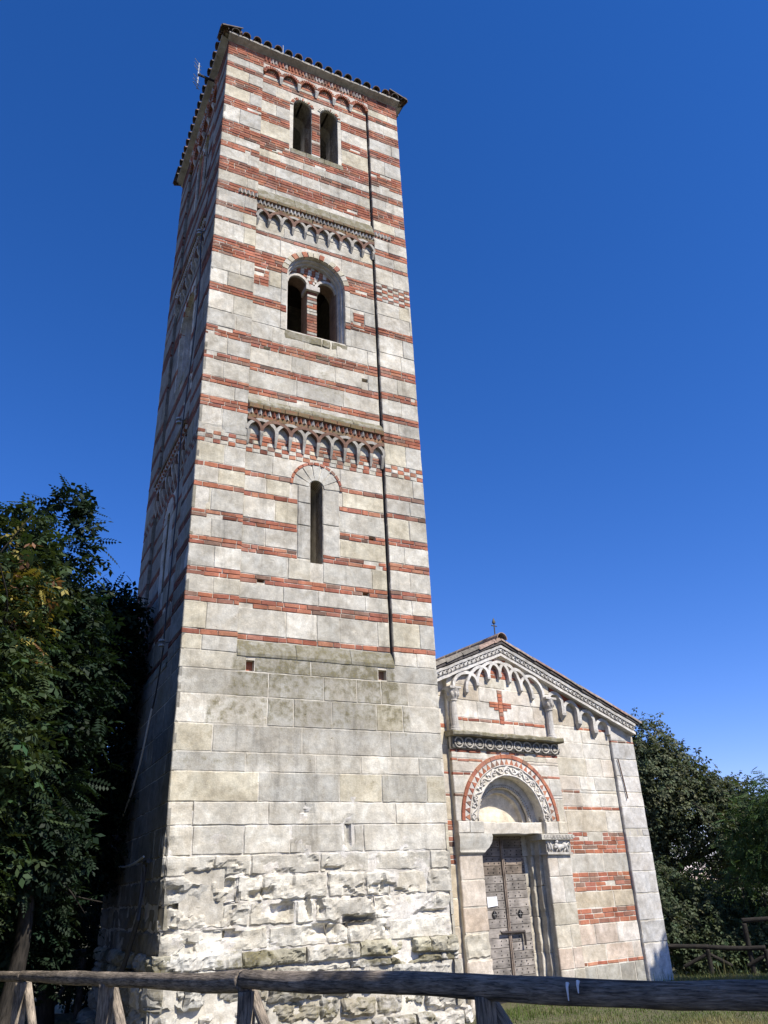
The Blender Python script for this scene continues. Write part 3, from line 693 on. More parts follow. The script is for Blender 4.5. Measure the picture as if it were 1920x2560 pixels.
# --- eaves band and tiled roof
ac = Acc()
for P, Wd in ((FR, 4.40), (LF, 4.75), (RF, 4.75), (BK, 4.40)):
    k = 60; us = np.linspace(-.03, Wd + .03, k)
    rows_ = [(19.175, .004), (19.185, .02), (19.25, .165), (19.30, .165)]
    V = np.concatenate([P(us, np.full(k, z) + (.03 * fbm(us * 2.5, 1, 4, 4, 8) + .012 * vnoise(us * 9, 0, 0, 3) if z < 19.3 else 0), np.full(k, d) + .006 * fbm(us * 3, z * 3, 1, 3)) for z, d in rows_])
    ac.add(V, [(j * k + i, j * k + i + 1, (j + 1) * k + i + 1, (j + 1) * k + i) for j in range(3) for i in range(k - 1)], (.40, .385, .35), .1)
ac.build('eaves_band', M_WALL, tower)
ac = Acc()
def coppo(acc, a, b, ra, rb, up, sgn, c, n=7, th=.014):
    a, b, up = (np.asarray(q, float) for q in (a, b, up)); t = (b - a) / np.linalg.norm(b - a); s = np.cross(t, up); s /= np.linalg.norm(s); up = np.cross(s, t)
    an = np.linspace(0, math.pi, n); V = []
    for p, r in ((a, ra), (b, rb)):
        for q in (r, r - th): V += [p + q * (math.cos(x) * s + sgn * math.sin(x) * up) for x in an]
    F = []
    for i in range(n - 1):
        F += [(i, i + 1, 2 * n + i + 1, 2 * n + i), (n + i, 3 * n + i, 3 * n + i + 1, n + i + 1), (i, n + i, n + i + 1, i + 1), (2 * n + i, 2 * n + i + 1, 3 * n + i + 1, 3 * n + i)]
    F += [(0, 2 * n, 3 * n, n), (n - 1, 2 * n - 1, 4 * n - 1, 3 * n - 1)]
    acc.add(np.array(V), F, c)
TILE = [(.12, .085, .065), (.16, .10, .07), (.10, .08, .065), (.19, .12, .085), (.09, .075, .06)]
RS = math.tan(rad(20))
for P, Wd in ((FR, 4.40), (LF, 4.75), (RF, 4.75), (BK, 4.40)):
    n = int(Wd / .235); p = (Wd + .30) / n
    for i in range(n + 1):
        u = -.15 + i * p
        for r_ in range(4):
            o = .205 - r_ * .40
            if r_ and (u < -o or u > Wd + o): continue
            q = lambda dd: P(u + rng.uniform(-.008, .008), 19.255 + (.205 - dd) * RS, dd)
            a, b = q(o), q(o - .48)
            jz = np.array([0, 0, rng.uniform(-.012, .012)])
            coppo(ac, a + [0, 0, .045] + jz, b + [0, 0, .04] + jz, .098, .082, (0, 0, 1), 1, pick(TILE))
            if i < n:
                u2 = u; u = u + p / 2; a, b = q(o - .03), q(o - .48); coppo(ac, a + [0, 0, .10], b + [0, 0, .10], .10, .085, (0, 0, 1), -1, pick(TILE) * .9); u = u2
    # hip tiles
cs = [FR(-.155, 19.275, .155), FR(4.555, 19.275, .155), BK(-.155, 19.275, .155), BK(4.555, 19.275, .155)]
ap = np.mean(cs, axis=0) + [0, 0, 2.4 * RS * 1.1]
for c_ in cs:
    for k in range(6):
        a = c_ + (ap - c_) * (k * .13); b = c_ + (ap - c_) * (k * .13 + .16); coppo(ac, a + [0, 0, .045], b + [0, 0, .03], .10, .085, (0, 0, 1), 1, pick(TILE))
ac.add(np.array([c_ - [0, 0, .015] + (ap - c_) * .02 for c_ in cs] + [ap - [0, 0, .05]] + [c_ - [0, 0, .04] + (ap - c_) * .02 for c_ in cs]), [(0, 1, 4), (1, 2, 4), (2, 3, 4), (3, 0, 4), (5, 8, 7, 6)], (.34, .32, .29))
ac.build('tiled_roof', M_TILE, tower)
# --- iron things fixed to the tower
ac = Acc(); tube(ac, [(4.35, 13, 20.0), (4.35, 13, 21.72)], .011, 6, (.35, .36, .38)); ac.build('lightning_rod', M_METAL, tower)
ac = Acc(); cp = [(2.527, 12.522, 14.025), (2.52, 12.447, 13.38), (2.506, 12.241, 12.172), (2.49, 12.5, 10.6), (2.473, 12.771, 9.224), (2.459, 12.564, 7.945), (2.451, 12.607, 7.196), (2.445, 12.611, 6.671), (2.438, 12.664, 6.114), (2.431, 12.679, 5.433), (2.429, 12.674, 5.26), (2.422, 12.912, 4.685), (2.42, 13.113, 4.435)]
cp2 = [(2.42, 13.113, 4.435), (2.412, 13.66, 3.729), (2.409, 14.032, 3.443), (2.406, 14.309, 3.251), (2.404, 14.838, 3.01), (2.402, 15.287, 2.818), (2.4, 15.587, 2.654), (2.398, 15.558, 2.501), (2.396, 15.306, 2.35), (2.395, 14.911, 2.241), (2.394, 14.399, 2.185), (2.394, 13.702, 2.179), (2.395, 13.137, 2.206), (2.395, 12.669, 2.245)]
cable = thing('lightning_cable', 'thin cable down the shaded side of the tower, looping pale near its foot', 'cable', (2.42, 13.1, 4.4))
tube(ac, np.array(smoothpts(cp, 4)) - [.02, 0, 0], .012, 6, (.03, .03, .035)); ac.build('black_cable', M_PLAIN, cable)
ac = Acc(); tube(ac, np.array(smoothpts(cp2, 6)) - [.03, 0, 0], .015, 6, (.62, .62, .60)); o = ac.build('white_cable', M_PLAIN, cable); o['label'] = 'white loose loop of the cable'
ac = Acc(); tube(ac, [(2.38, 12.38, 2.178), (2.37, 12.576, 2.159), (2.37, 12.591, 2.085), (2.36, 12.61, 1.808), (2.34, 12.583, 1.447), (2.27, 12.95, .9), (2.17, 13.1, .55), (2.1, 13.1, -.3)], .035, 8, (.06, .06, .06)); ac.build('conduit', M_PLAIN, cable)
for (x, y, z) in ((2.485, 12.4, 13.9), (2.40, 12.5, 5.33), (2.44, 12.75, 9.6)):
    ac = Acc(); tube(ac, [(x + .05, y - .1, z), (x - .06, y, z)], .012, 5, (.1, .1, .1))
    for dz in (-.05, .03): tube(ac, [(x - .05, y, z + dz), (x - .05, y, z + dz + .03)], .05, 10, (.35, .37, .38))
    ac.build('insulator', M_PLAIN, cable)
ac = Acc(); ant = thing('antenna', 'small antenna on a short arm under the tower eaves', 'antenna', (2.25, 12.75, 18.97))
tube(ac, [(2.62, 12.80, 19.10), (2.2, 12.69, 18.97)], .03, 6, (.05, .05, .055)); ac.build('bracket_arm', M_METAL, ant)
ac = Acc(); tube(ac, [(2.2, 12.72, 18.52), (2.2, 12.72, 19.40)], .016, 6, (.45, .48, .52))
for z in (18.56, 18.68, 18.82, 19.12, 19.24, 19.36): tube(ac, [(2.08, 12.62, z + .02), (2.26, 12.75, z - .02)], .008, 5, (.45, .48, .52))
ac.build('antenna_elements', M_METAL, ant)
# ------------------------------------------------------------------ church
EX = np.array([.9918, .1277]); NX = np.array([-.1277, .9918]); KF = 11.212
def CH(s, z, d):
    s, z, d = np.broadcast_arrays(np.asarray(s, float), np.asarray(z, float), np.asarray(d, float))
    xy = s[..., None] * EX + (KF - d)[..., None] * NX
    return np.concatenate([xy, z[..., None]], -1)
church = thing('church', 'small Romanesque church with gabled front, carved round portal and red brick stripes', 'church', tuple(CH(10.1, 0, 0)))
FD, PD = -.10, -.04           # set-back of the side fields and of the corner pilaster behind the portal bay
AP, SLR, SLL = 10.15, .363, .41
def rake(s): return 5.80 - np.where(s > AP, SLR * (s - AP), SLL * (AP - s))
class Rake:
    def __init__(s, dz): s.dz = dz
    def iv(s, z0, z1):
        q = 5.80 - s.dz - (z0 * .35 + z1 * .65)
        return [(-9, 99)] if q <= 0 else [(AP + q / SLR, 99), (-9, AP - q / SLL)]
S0, SB0, SB1, SP0, SP1 = 8.39, 8.85, 11.38, 12.98, 13.65
port = Arch(10.08, .755, 2.66, -.5)
BK_ = lambda p=STONEC: p
def wedge(z0, z1): return z0, z1
wall = Acc()
top = lambda s: float(rake(np.array(s))) - .04
slab(wall, CH, [(S0, -.5), (SB0 + .05, -.5), (SB0 + .05, top(SB0)), (S0, top(S0))], [], FD - .006, -.6, MORTAR)
slab(wall, CH, [(SB1 - .05, -.5), (SP1 - .01, -.5), (SP1 - .01, top(SP1)), (SB1 - .05, top(SB1))], [], FD - .006, -.6, MORTAR)
R_ = Rake(.22)
TAN = [(.52, .455, .35), (.50, .45, .37), (.54, .48, .39)]
PINK = [(.56, .48, .41), (.57, .51, .44), (.60, .56, .51), (.55, .46, .38)]
BP = Rect(11.99, 12.40, 2.31, 2.49)
xr = lambda z0, z1, k, a=SB1, b=SP0, pal=STONEC, sl=(.4, .9), h=(): fill(wall, CH, [(z0, z1, k)], a, b, [R_] + list(h), FD, pal=pal, sl=sl)
xr(-.2, .34, 's', pal=[(.36, .345, .30), (.42, .40, .36), (.34, .33, .29)], sl=(.3, .8)); xr(.34, .40, 'b'); xr(.40, .655, 's', pal=TAN + PINK, sl=(.5, .9)); xr(.655, .975, 's', pal=PINK, sl=(.25, .6)); xr(.975, 1.225, 'b')
xr(1.225, 1.5, 's', pal=TAN, sl=(.9, 1.6)); xr(1.5, 1.81, 'b'); xr(1.81, 2.125, 's', pal=[(.47, .45, .40), (.52, .47, .38)], sl=(.5, .95)); xr(2.125, 2.49, 'b', h=[BP])
xr(2.31, 2.49, 's', BP.a[0], BP.a[1], pal=[(.5, .47, .40)])
xr(2.49, 2.88, 's', 11.38, 11.5); xr(2.49, 2.88, 's', 11.5, 12.56, pal=[(.53, .48, .39)], sl=(1.05, 1.07)); xr(2.49, 2.88, 's', 12.56, SP0)
xr(2.88, 2.94, 'b'); xr(2.94, 3.18, 's'); xr(3.18, 3.235, 'b', b=11.95); xr(3.18, 3.235, 's', a=11.95); xr(3.235, 3.49, 's'); xr(3.49, 3.83, 's'); xr(3.83, 4.12, 's'); xr(4.12, 4.37, 's'); xr(4.37, 4.425, 'b', a=12.1); xr(4.37, 4.425, 's', b=12.1); xr(4.425, 4.75, 's', pal=TAN + STONEC); xr(4.75, 5.2, 's'); 
for a, b, k, pal in [(-.2, .30, 's', PINK), (.3, .72, 's', PINK), (.72, 1.1, 's', TAN), (1.1, 1.5, 's', TAN), (1.5, 2.0, 's', TAN), (2.0, 2.15, 'b', 0), (2.15, 2.27, 's', TAN), (2.27, 2.43, 'b', 0), (2.43, 2.52, 's', TAN), (2.52, 2.68, 'b', 0), (2.68, 3.06, 's', TAN), (3.06, 3.11, 'b', 0), (3.11, 3.42, 's', STONEC), (3.42, 3.47, 'b', 0), (3.47, 3.9, 's', TAN), (3.9, 4.2, 's', STONEC), (4.2, 4.28, 'b', 0), (4.28, 4.75, 's', STONEC), (4.75, 5.1, 's', STONEC)]:
    fill(wall, CH, [(a, b, k)], S0, SB0, [R_], FD, pal=pal or STONEC)
# side wall running back, and rear bulk of the nave
def CS(u, z, d): 
    u, z, d = np.broadcast_arrays(np.asarray(u, float), np.asarray(z, float), np.asarray(d, float))
    xy = (SP1 - .03 + d)[..., None] * EX + (KF + .02 + u)[..., None] * NX
    return np.concatenate([xy, z[..., None]], -1)
slab(wall, CS, [(.1, -.5), (12, -.5), (12, 4.45), (.1, 4.45)], [], -.015, -.5, MORTAR)
fill(wall, CS, [(z, z + .36, 's') for z in np.arange(-.2, 4.4, .36)], .1, 12, (), 0, pal=STONEC, sl=(.6, 1.6))
wall.build('wall', M_CHURCH, church)
# corner pilaster
ac = Acc()
slab(ac, CH, [(SP0 + .01, -.5), (SP1 - .012, -.5), (SP1 - .012, top(SP1)), (SP0 + .01, top(SP0))], [], PD - .007, FD - .1, np.array(MORTAR) * .9)
for a, b, k in [(-.2, .60, 's'), (.60, .97, 's'), (.97, 1.42, 's'), (1.42, 1.8, 's'), (1.8, 2.12, 's'), (2.12, 2.42, 's'), (2.42, 2.55, 's'), (2.55, 2.95, 's'), (2.95, 3.22, 's'), (3.22, 3.52, 's'), (3.52, 3.85, 's'), (3.85, 4.17, 's'), (4.17, 4.21, 'b'), (4.21, 4.5, 's'), (4.5, 4.7, 's')]:
    fill(ac, CH, [(a, b, k)], SP0, SP1, [R_, Rect(13.36, 13.46, 2.46, 2.54)], PD, pal=[(.50, .49, .475), (.56, .55, .53), (.46, .455, .44), (.58, .56, .53)], sl=(.5, .75), rough=lambda z: .35 if z < 1. else .1)
ac.build('corner_pilaster', M_CHURCH, church)
ac = Acc(); tube(ac, [CH(13.06, 3.85, PD + .03), CH(13.12, 3.5, PD + .025), CH(13.16, 3.1, PD + .03)], .012, 6, (.12, .07, .05)); ac.build('iron_rod', M_METAL, church)
# --- portal bay
bay = Acc()
slab(bay, CH, [(SB0 + .012, -.5), (SB1 - .012, -.5), (SB1 - .012, top(SB1)), (AP, top(AP)), (SB0 + .012, top(SB0))], [port.poly(30)], -.007, FD - .1, MORTAR)
pr = Arch(10.08, 1.125, 2.66, -.5); prj = Rect(9.35, 10.81, -1, 2.67)
cross = [Rect(10.03, 10.14, 4.33, 4.95), Rect(9.81, 10.35, 4.62, 4.72), Rect(9.92, 10.24, 4.57, 4.62)]
bx = lambda z0, z1, k, a=SB0, b=SB1, pal=STONEC, sl=(.35, .9), h=(), rough=None: fill(bay, CH, [(z0, z1, k)], a, b, [R_, Arch(10.08, 1.125, 2.66, 2.66), prj] + list(h), 0., pal=pal, sl=sl, rough=rough)
for a, b, pal, rg in ((-.2, .62, PINK, .5), (.62, 1.0, STONEC, .8), (1.0, 1.36, [(.58, .49, .40)], .1), (1.36, 1.76, PINK[1:3], .1), (1.76, 2.14, PINK[1:3], .1)): bx(a, b, 's', SB0, 9.35, pal, (.32, .5), rough=lambda z, r=rg: r)
for a, b, pal in ((-.2, .34, STONEC), (.34, .66, PINK), (.66, 1.0, STONEC), (1.0, 1.34, STONEC), (1.34, 1.76, STONEC), (1.76, 2.12, STONEC)): bx(a, b, 's', 10.81, SB1, pal, (.2, .42))
bx(2.66, 3.05, 's'); bx(3.05, 3.10, 'b', b=9.2); bx(3.05, 3.10, 's', a=11); bx(3.10, 3.40, 's'); bx(3.40, 3.45, 'b'); bx(3.45, 3.63, 's', pal=TAN + STONEC); bx(3.63, 3.68, 'b', b=9.7); bx(3.63, 3.68, 's', a=10.6); bx(3.68, 3.78, 's'); bx(3.78, 3.835, 'b')
bx(3.835, 4.12, 's'); bx(4.12, 4.33, 's', sl=(.3, .6)); bx(4.33, 4.39, 'b', a=9.0, b=11.15, h=cross[:1]); bx(4.39, 4.70, 's', h=cross, sl=(.5, 1.2)); bx(4.70, 4.97, 's', h=cross, pal=STONEC + TAN, sl=(.5, .9)); bx(4.97, 5.16, 's'); bx(5.16, 5.62, 'b')
cb = Acc()
for k in range(9): block(cb, CH, 10.03, 10.14, 4.33 + k * .069, 4.33 + (k + 1) * .069, np.array(pick(BRICK)) * 1.1, .009, .004, None, 0, .004)
for z0, z1, a, b in ((4.62, 4.67, 9.81, 10.35), (4.67, 4.72, 9.81, 10.35), (4.57, 4.62, 9.92, 10.24)):
    for x0, x1 in ((a, 10.03), (10.14, b)): block(cb, CH, x0, x1, z0, z1, np.array(pick(BRICK)) * 1.1, .009, .004, None, 0, .004)
bay.build('portal_bay', M_CHURCH, church); o = cb.build('brick_cross', M_CHURCH, church)
# --- portal
ac = Acc()
def steps(acc_, c1):
    for r0, r1, d0, d1 in ((.64, .76, -.20, -.55), (.515, .60, -.31, -.55)):
        band(acc_, CH, arc(10.08, 2.655, r0, 0, math.pi, 30), 0, -(r1 - r0), d0, d1, c1)
    for sg in (-1, 1):
        for h0, h1, d0 in ((.675, .76, -.16), (.60, .676, -.28), (.48, .601, -.39)):
            a, b = 10.08 + sg * h0, 10.08 + sg * h1
            u0, u1 = min(a, b), max(a, b)
            for z0, z1 in ((-.2, .6), (.6, 1.15), (1.15, 1.62), (1.62, 2.12)):
                block(acc_, CH, u0, u1, z0, z1, pick([(.50, .46, .38), (.53, .49, .42), (.46, .43, .36)]), d0, .01, .05, .014, .002, None, None, .006, .35, seed=rng.integers(90), rf=5)
            pbox(acc_, CH, u0, u1, 2.12, 2.66, d0 + .02, d0 - .2, (.46, .44, .39), .15)
steps(ac, (.50, .48, .44))
portal = ac.build('portal', M_CARVE, church)
ac = Acc(); voussoirs(ac, CH, 10.08, 2.665, 1.055, 1.12, .018, -.1, 26, lambda i: pick(BRICK), sub=4, gap=.002); ac.build('brick_archivolt', M_CHURCH, portal)
ac = Acc(); band(ac, CH, arc(10.08, 2.665, .945, 0, math.pi, 40), 0, -.11, .004, -.1, (.60, .57, .53))
nt_ = 27
for i in range(nt_):
    a0, a1 = math.pi * i / nt_, math.pi * (i + 1) / nt_; am = (a0 + a1) / 2; g = .008
    pts = [(10.08 + r * math.cos(t), 2.665 + r * math.sin(t)) for r, t in ((.947, a0 + g), (.947, a1 - g), (1.045, am))]
    u = np.array([p[0] for p in pts]); z = np.array([p[1] for p in pts])
    V = np.concatenate([CH(u, z, np.full(3, .013)), CH(u, z, np.full(3, -.02))]); ac.add(V, [(0, 1, 2), (0, 3, 4, 1), (1, 4, 5, 2), (2, 5, 3, 0)], pick(BRICK))
ac.build('triangle_archivolt', M_CHURCH, portal)
ac = Acc(); band(ac, CH, arc(10.08, 2.665, .755, 0, math.pi, 40), 0, -.19, -.012, -.13, (.34, .315, .285))
band(ac, CH, arc(10.08, 2.665, .755, 0, math.pi, 40), 0, -.022, .012, -.1, (.58, .55, .51)); band(ac, CH, arc(10.08, 2.665, .925, 0, math.pi, 40), 0, -.02, .012, -.1, (.58, .55, .51))
def vine(fn, L, nper, amp, r, acc_, c):
    q = np.linspace(0, L, nper * 14); pts = [fn(x, amp * math.sin(2 * math.pi * x / L * nper / 2)) for x in q]; tube(acc_, pts, r, 6, c, seed=3)
    for k in range(nper):
        x0 = (k + .5) * L / nper; sg = 1 if k % 2 == 0 else -1
        cy = -sg * amp * .25
        t = np.linspace(0, 4.4, 14); pts = [fn(x0 + (.062 - .009 * a) * math.cos(a + 1.2 * sg), cy + sg * (.058 - .009 * a) * math.sin(a + 1.2)) for a in t]
        tube(acc_, pts, r * .8, 5, c)
        for a in (.6, 2.2, 3.9): pts = [fn(x0 + .012 * math.cos(a), cy + .012 * math.sin(a)), fn(x0 + .05 * math.cos(a), cy + .05 * math.sin(a))]; tube(acc_, pts, [r * 1.1, r * .5], 5, c)
rm = .848
vine(lambda x, y: CH(10.08 + (rm + y) * math.cos(math.pi - x / rm), 2.665 + (rm + y) * math.sin(math.pi - x / rm), .002), math.pi * rm, 17, .055, .017, ac, (.60, .575, .54))
ac.build('carved_archivolt', M_CARVE, portal, smooth=True)
ac = Acc(); t = np.linspace(0, math.pi, 40); tube(ac, CH(10.08 + .62 * np.cos(t), 2.655 + .62 * np.sin(t), -.25), .042, 10, (.50, .48, .44), bump=.1)
for a in np.linspace(.05, math.pi - .05, 44):
    for o in (-.025, .02): 
        p = CH(10.08 + (.62 + o) * math.cos(a), 2.655 + (.62 + o) * math.sin(a), -.215); tube(ac, [p, p + CH(0, 0, .02) - CH(0, 0, 0)], .008, 5, (.25, .23, .2))
ac.build('roll_archivolt', M_CARVE, portal, smooth=True)
ac = Acc(); pts = arc(10.08, 2.64, .63, 0, math.pi, 30); slab(ac, CH, [tuple(p) for p in pts], [], -.40, -.6, (.60, .55, .45)); ac.build('tympanum', M_CARVE, portal)
ac = Acc(); block(ac, CH, 9.41, 10.77, 2.45, 2.645, (.58, .545, .48), -.0, .012, .1, .004, .002, None, None, .003, .5); ac.build('lintel', M_CARVE, portal)
ac = Acc()     # plain hollow-sided capital on the left
u1s = [(2.14, 9.34, .01), (2.17, 9.36, .045), (2.20, 9.40, .03), (2.24, 9.47, .035), (2.32, 9.53, .045), (2.42, 9.555, .055), (2.47, 9.545, .05)]
V = []
for z, u, d in u1s: V += [CH(8.845, z, d), CH(u, z, d), CH(u, z, -.4), CH(8.845, z, FD - .05)]
F = [(j * 4 + i, j * 4 + (i + 1) % 4, (j + 1) * 4 + (i + 1) % 4, (j + 1) * 4 + i) for j in range(6) for i in range(4)] + [(0, 3, 2, 1), (24, 25, 26, 27)]
ac.add(np.array(V), F, (.47, .455, .41), .25); ac.build('capital', M_CARVE, portal)
ac = Acc()     # carved capital with a crouching beast on the right
pbox(ac, CH, 10.80, 11.40, 2.13, 2.36, .012, -.2, (.42, .40, .36), .1); pbox(ac, CH, 10.66, 11.43, 2.36, 2.45, .075, -.25, (.47, .45, .40), .3); pbox(ac, CH, 10.78, 11.41, 2.115, 2.15, .055, -.2, (.5, .48, .44), .1)
def ell(acc_, s, z, d, a, b, c_, rot=0, col_=(.52, .50, .47), n=10):
    th = np.linspace(0, math.pi, n); ph = np.linspace(0, 2 * math.pi, 2 * n, endpoint=False); T_, P_ = np.meshgrid(th, ph, indexing='ij')
    x, y, w_ = a * np.sin(T_) * np.cos(P_), b * np.sin(T_) * np.sin(P_), c_ * np.cos(T_)
    X = x * math.cos(rot) - y * math.sin(rot); Y = x * math.sin(rot) + y * math.cos(rot)
    V = CH(s + X, z + Y, d + w_).reshape(-1, 3); m_ = 2 * n
    acc_.add(V, [(i * m_ + j, i * m_ + (j + 1) % m_, (i + 1) * m_ + (j + 1) % m_, (i + 1) * m_ + j) for i in range(n - 1) for j in range(m_)], col_)
ell(ac, 11.13, 2.235, .03, .10, .045, .04, .25); ell(ac, 11.23, 2.265, .03, .06, .055, .04); ell(ac, 11.015, 2.25, .04, .05, .05, .045); ell(ac, 10.975, 2.225, .05, .028, .022, .03); ell(ac, 11.03, 2.325, .035, .035, .035, .035)
for s, r_ in ((11.02, -.5), (11.08, .3), (11.22, -.6), (11.28, .4)): ell(ac, s, 2.19, .035, .016, .05, .025, r_)
tube(ac, [CH(11.28, 2.27, .03), CH(11.33, 2.31, .04), CH(11.36, 2.27, .04), CH(11.34, 2.2, .04)], .013, 6, (.52, .5, .47))
for s in (10.84, 10.90): ell(ac, s, 2.24, .03, .025, .07, .03, .2)
for s in np.arange(10.72, 11.42, .075): pbox(ac, CH, s, s + .06, 2.385, 2.43, .085, .06, (.46, .44, .40))
o = ac.build('capital', M_CARVE, portal, smooth=False); o['label'] = 'capital carved with a crouching beast'
ac = Acc(); fill(ac, CH, [(2.47, 2.66, 's')], 8.855, 9.41, (), .03, pal=STONEC, sl=(.2, .4)); ac.build('impost_block', M_CHURCH, portal); ac = Acc(); fill(ac, CH, [(2.455, 2.66, 's')], 10.84, 11.375, (), .03, pal=STONEC, sl=(.2, .35)); ac.build('impost_block', M_CHURCH, portal)
# --- door
door = Acc(); DD = -.375
pbox(door, CH, 9.5, 10.66, -.3, 2.64, DD - .06, DD - .12, (.03, .028, .025))
door = door.build('door', M_PLANK, church)
for a, b in ((9.56, 10.06), (10.10, 10.60)):
    ac = Acc(); z = .02
    while z < 2.6:
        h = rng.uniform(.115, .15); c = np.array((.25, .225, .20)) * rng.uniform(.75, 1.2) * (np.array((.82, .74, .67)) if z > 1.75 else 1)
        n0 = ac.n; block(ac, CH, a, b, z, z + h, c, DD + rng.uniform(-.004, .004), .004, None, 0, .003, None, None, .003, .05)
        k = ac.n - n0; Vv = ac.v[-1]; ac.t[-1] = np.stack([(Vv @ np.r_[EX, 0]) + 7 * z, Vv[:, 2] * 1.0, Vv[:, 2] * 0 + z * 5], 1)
        for s in np.linspace(a + .05, b - .05, 4):
            for dz in (.3, .72):
                if rng.random() < .85: ell(ac, s + rng.uniform(-.02, .02), z + h * dz, DD, .011, .011, .014, 0, (.06, .05, .045), 5)
        z += h
    ac.build('door_leaf', M_PLANK, door)
ac = Acc(); pbox(ac, CH, 10.055, 10.105, 0, 2.6, DD + .03, DD - .02, (.24, .19, .15)); pbox(ac, CH, 10.074, 10.086, 0, 2.6, DD + .042, DD + .02, (.20, .16, .13)); ac.build('cover_strip', M_PLANK, door)
for s, z in ((9.79, 1.219), (10.364, 1.21)):
    ac = Acc(); t = np.linspace(-1, 1, 12); w_ = .054 * (1 - t ** 2) ** .75
    u = np.r_[s + w_, (s - w_)[::-1]]; zz = np.r_[z + t * .068, (z + t * .068)[::-1]]; k = len(u)
    ac.add(CH(u, zz, np.full(k, DD + .008)), [tuple(range(k))], (.006, .006, .006))
    for q in range(2): tube(ac, [CH(s - (.036 if q else 0), z - (0 if q else .055), DD + .014), CH(s + (.036 if q else 0), z + (0 if q else .055), DD + .014)], .006, 5, (.25, .24, .23))
    ac.build('peephole', M_METAL, door)
ac = Acc(); tube(ac, [CH(9.87, .945, DD + .05), CH(10.39, .935, DD + .05)], .022, 8, (.045, .035, .032)); tube(ac, [CH(10.375, .94, DD + .05), CH(10.38, .80, DD + .055), CH(10.375, .735, DD + .05)], [.02, .018, .022], 8, (.05, .04, .035)); ac.build('door_bolt', M_METAL, door)
nb = Acc(); u = np.linspace(9.655, 9.875, 6); zz = np.linspace(1.335, 1.495, 5); U, Z = np.meshgrid(u, zz, indexing='ij')
Z = Z + .02 * (U - 9.655) / .22 * (Z < 1.40); D = DD + .014 + .006 * np.sin((U - 9.65) * 14) + .02 * np.clip(1.38 - Z, 0, 1) * 6 * (U > 9.8)
nb.add(CH(U, Z, D).reshape(-1, 3), [(i * 5 + j, (i + 1) * 5 + j, (i + 1) * 5 + j + 1, i * 5 + j + 1) for i in range(5) for j in range(4)], (.80, .81, .84))
for i, z in enumerate((1.475, 1.455, 1.435, 1.42, 1.405, 1.385)):
    a, b = (9.78, 9.85) if i == 0 else (9.69, 9.69 + (.10, .07, .12, .09, .11)[i - 1])
    us = np.linspace(a, b, 5); d_ = DD + .0155 + .006 * np.sin((us - 9.65) * 14)
    nb.add(np.concatenate([CH(us, z, d_), CH(us, z + (.006 if i == 0 else .004), d_)]), [(j, j + 1, j + 6, j + 5) for j in range(4)], (.12, .12, .2) if i == 0 else (.35, .36, .6))
tag(nb.build('paper_notice', M_PLAIN, loc=tuple(CH(9.76, 1.41, DD))), 'white paper notice pinned to the left leaf of the church door', 'notice')
# --- frieze over the portal
ac = Acc(); pbox(ac, CH, 8.86, 11.40, 3.84, 4.05, .035, -.1, (.13, .13, .125), .1)  # ground colour darkened for the ledge's shadow as well as weathering
for sp in ((8.80, 10.0), (10.0, 11.46)): block(ac, CH, sp[0], sp[1], 4.04, 4.13, (.40, .38, .32), .16, .02, .06, .012, .003, lambda U, Z: np.full(U.shape, .8), None, .006, .3)
for i in range(11):
    cu = 9.0 + i * .228
    t = np.linspace(0, 2 * math.pi, 20); tube(ac, CH(cu + .09 * np.cos(t), 3.94 + .085 * np.sin(t), .045), .013, 6, (.50, .48, .44))
    for k in range(5):
        a = math.pi * (k - 2) / 4.6 + math.pi / 2; tube(ac, [CH(cu, 3.90, .045), CH(cu + .058 * math.cos(a), 3.905 + .06 * math.sin(a), .05)], [.014, .009], 5, (.44, .42, .38))
    tube(ac, [CH(cu + .09, 3.94, .045), CH(cu + .115, 3.88, .05), CH(cu + .14, 3.94, .045)], .013, 5, (.5, .48, .44))
ac.build('carved_frieze', M_CARVE, church)
# --- colonnettes carrying the gable arcade
for s in (8.93, 11.25):
    ac = Acc(); zz = np.array([4.12, 4.15, 4.16, 4.19, 4.20, 4.40, 4.64, 4.65, 4.67]); rr = np.array([.10, .10, .085, .085, .068, .07, .062, .08, .08])
    tube(ac, CH(np.full(9, s), zz, .05), rr, 14, (.52, .50, .47), bump=.1, bs=6, seed=int(s)); sh = ac.build('colonnette', M_CARVE, church)
    ac = Acc(); tube(ac, CH(np.full(4, s), np.array([4.67, 4.74, 4.80, 4.86]), .05), [.075, .10, .115, .13], 12, (.50, .48, .45), bump=.25, bs=12, seed=4)
    for k in range(8): a = k * math.pi / 4; ell(ac, s + .10 * math.cos(a), 4.76, .05 + .10 * math.sin(a), .025, .05, .025, 0, (.52, .5, .47), 6)
    pbox(ac, CH, s - .13, s + .13, 4.85, 4.89, .17, -.08, (.52, .5, .47)); ac.build('capital', M_CARVE, sh)
# --- gable arcades
WHT = (.56, .545, .52)
feet = [(8.97, 4.89), (9.266, 4.845), (9.535, 4.996), (9.81, 5.137), (10.094, 5.209), (10.342, 5.145), (10.6, 4.993), (10.875, 4.87), (11.16, 4.89)]
ac = Acc()
for i in range(len(feet) - 2):
    (a, za), (b, zb) = feet[i], feet[i + 2]; t = np.linspace(0, math.pi, 22)
    z_lim = rake(np.array((a + b) / 2)) - .245
    h = min(.33, float(z_lim - (za + zb) / 2 - .0))
    pts = np.stack([(a + b) / 2 + (b - a) / 2 * np.cos(math.pi - t), za + (zb - za) * (1 - np.cos(t)) / 2 + h * np.sin(t) ** .85], 1)
    band(ac, CH, pts[::-1], .027, -.027, .07 + .004 * (i % 2), -.02, np.array(WHT) * rng.uniform(.95, 1.03))
for (s, z) in feet[1:-1]: corbel(ac, CH, s, z - .075, z + .03, .036, -.02, .078, np.array(WHT) * .95)
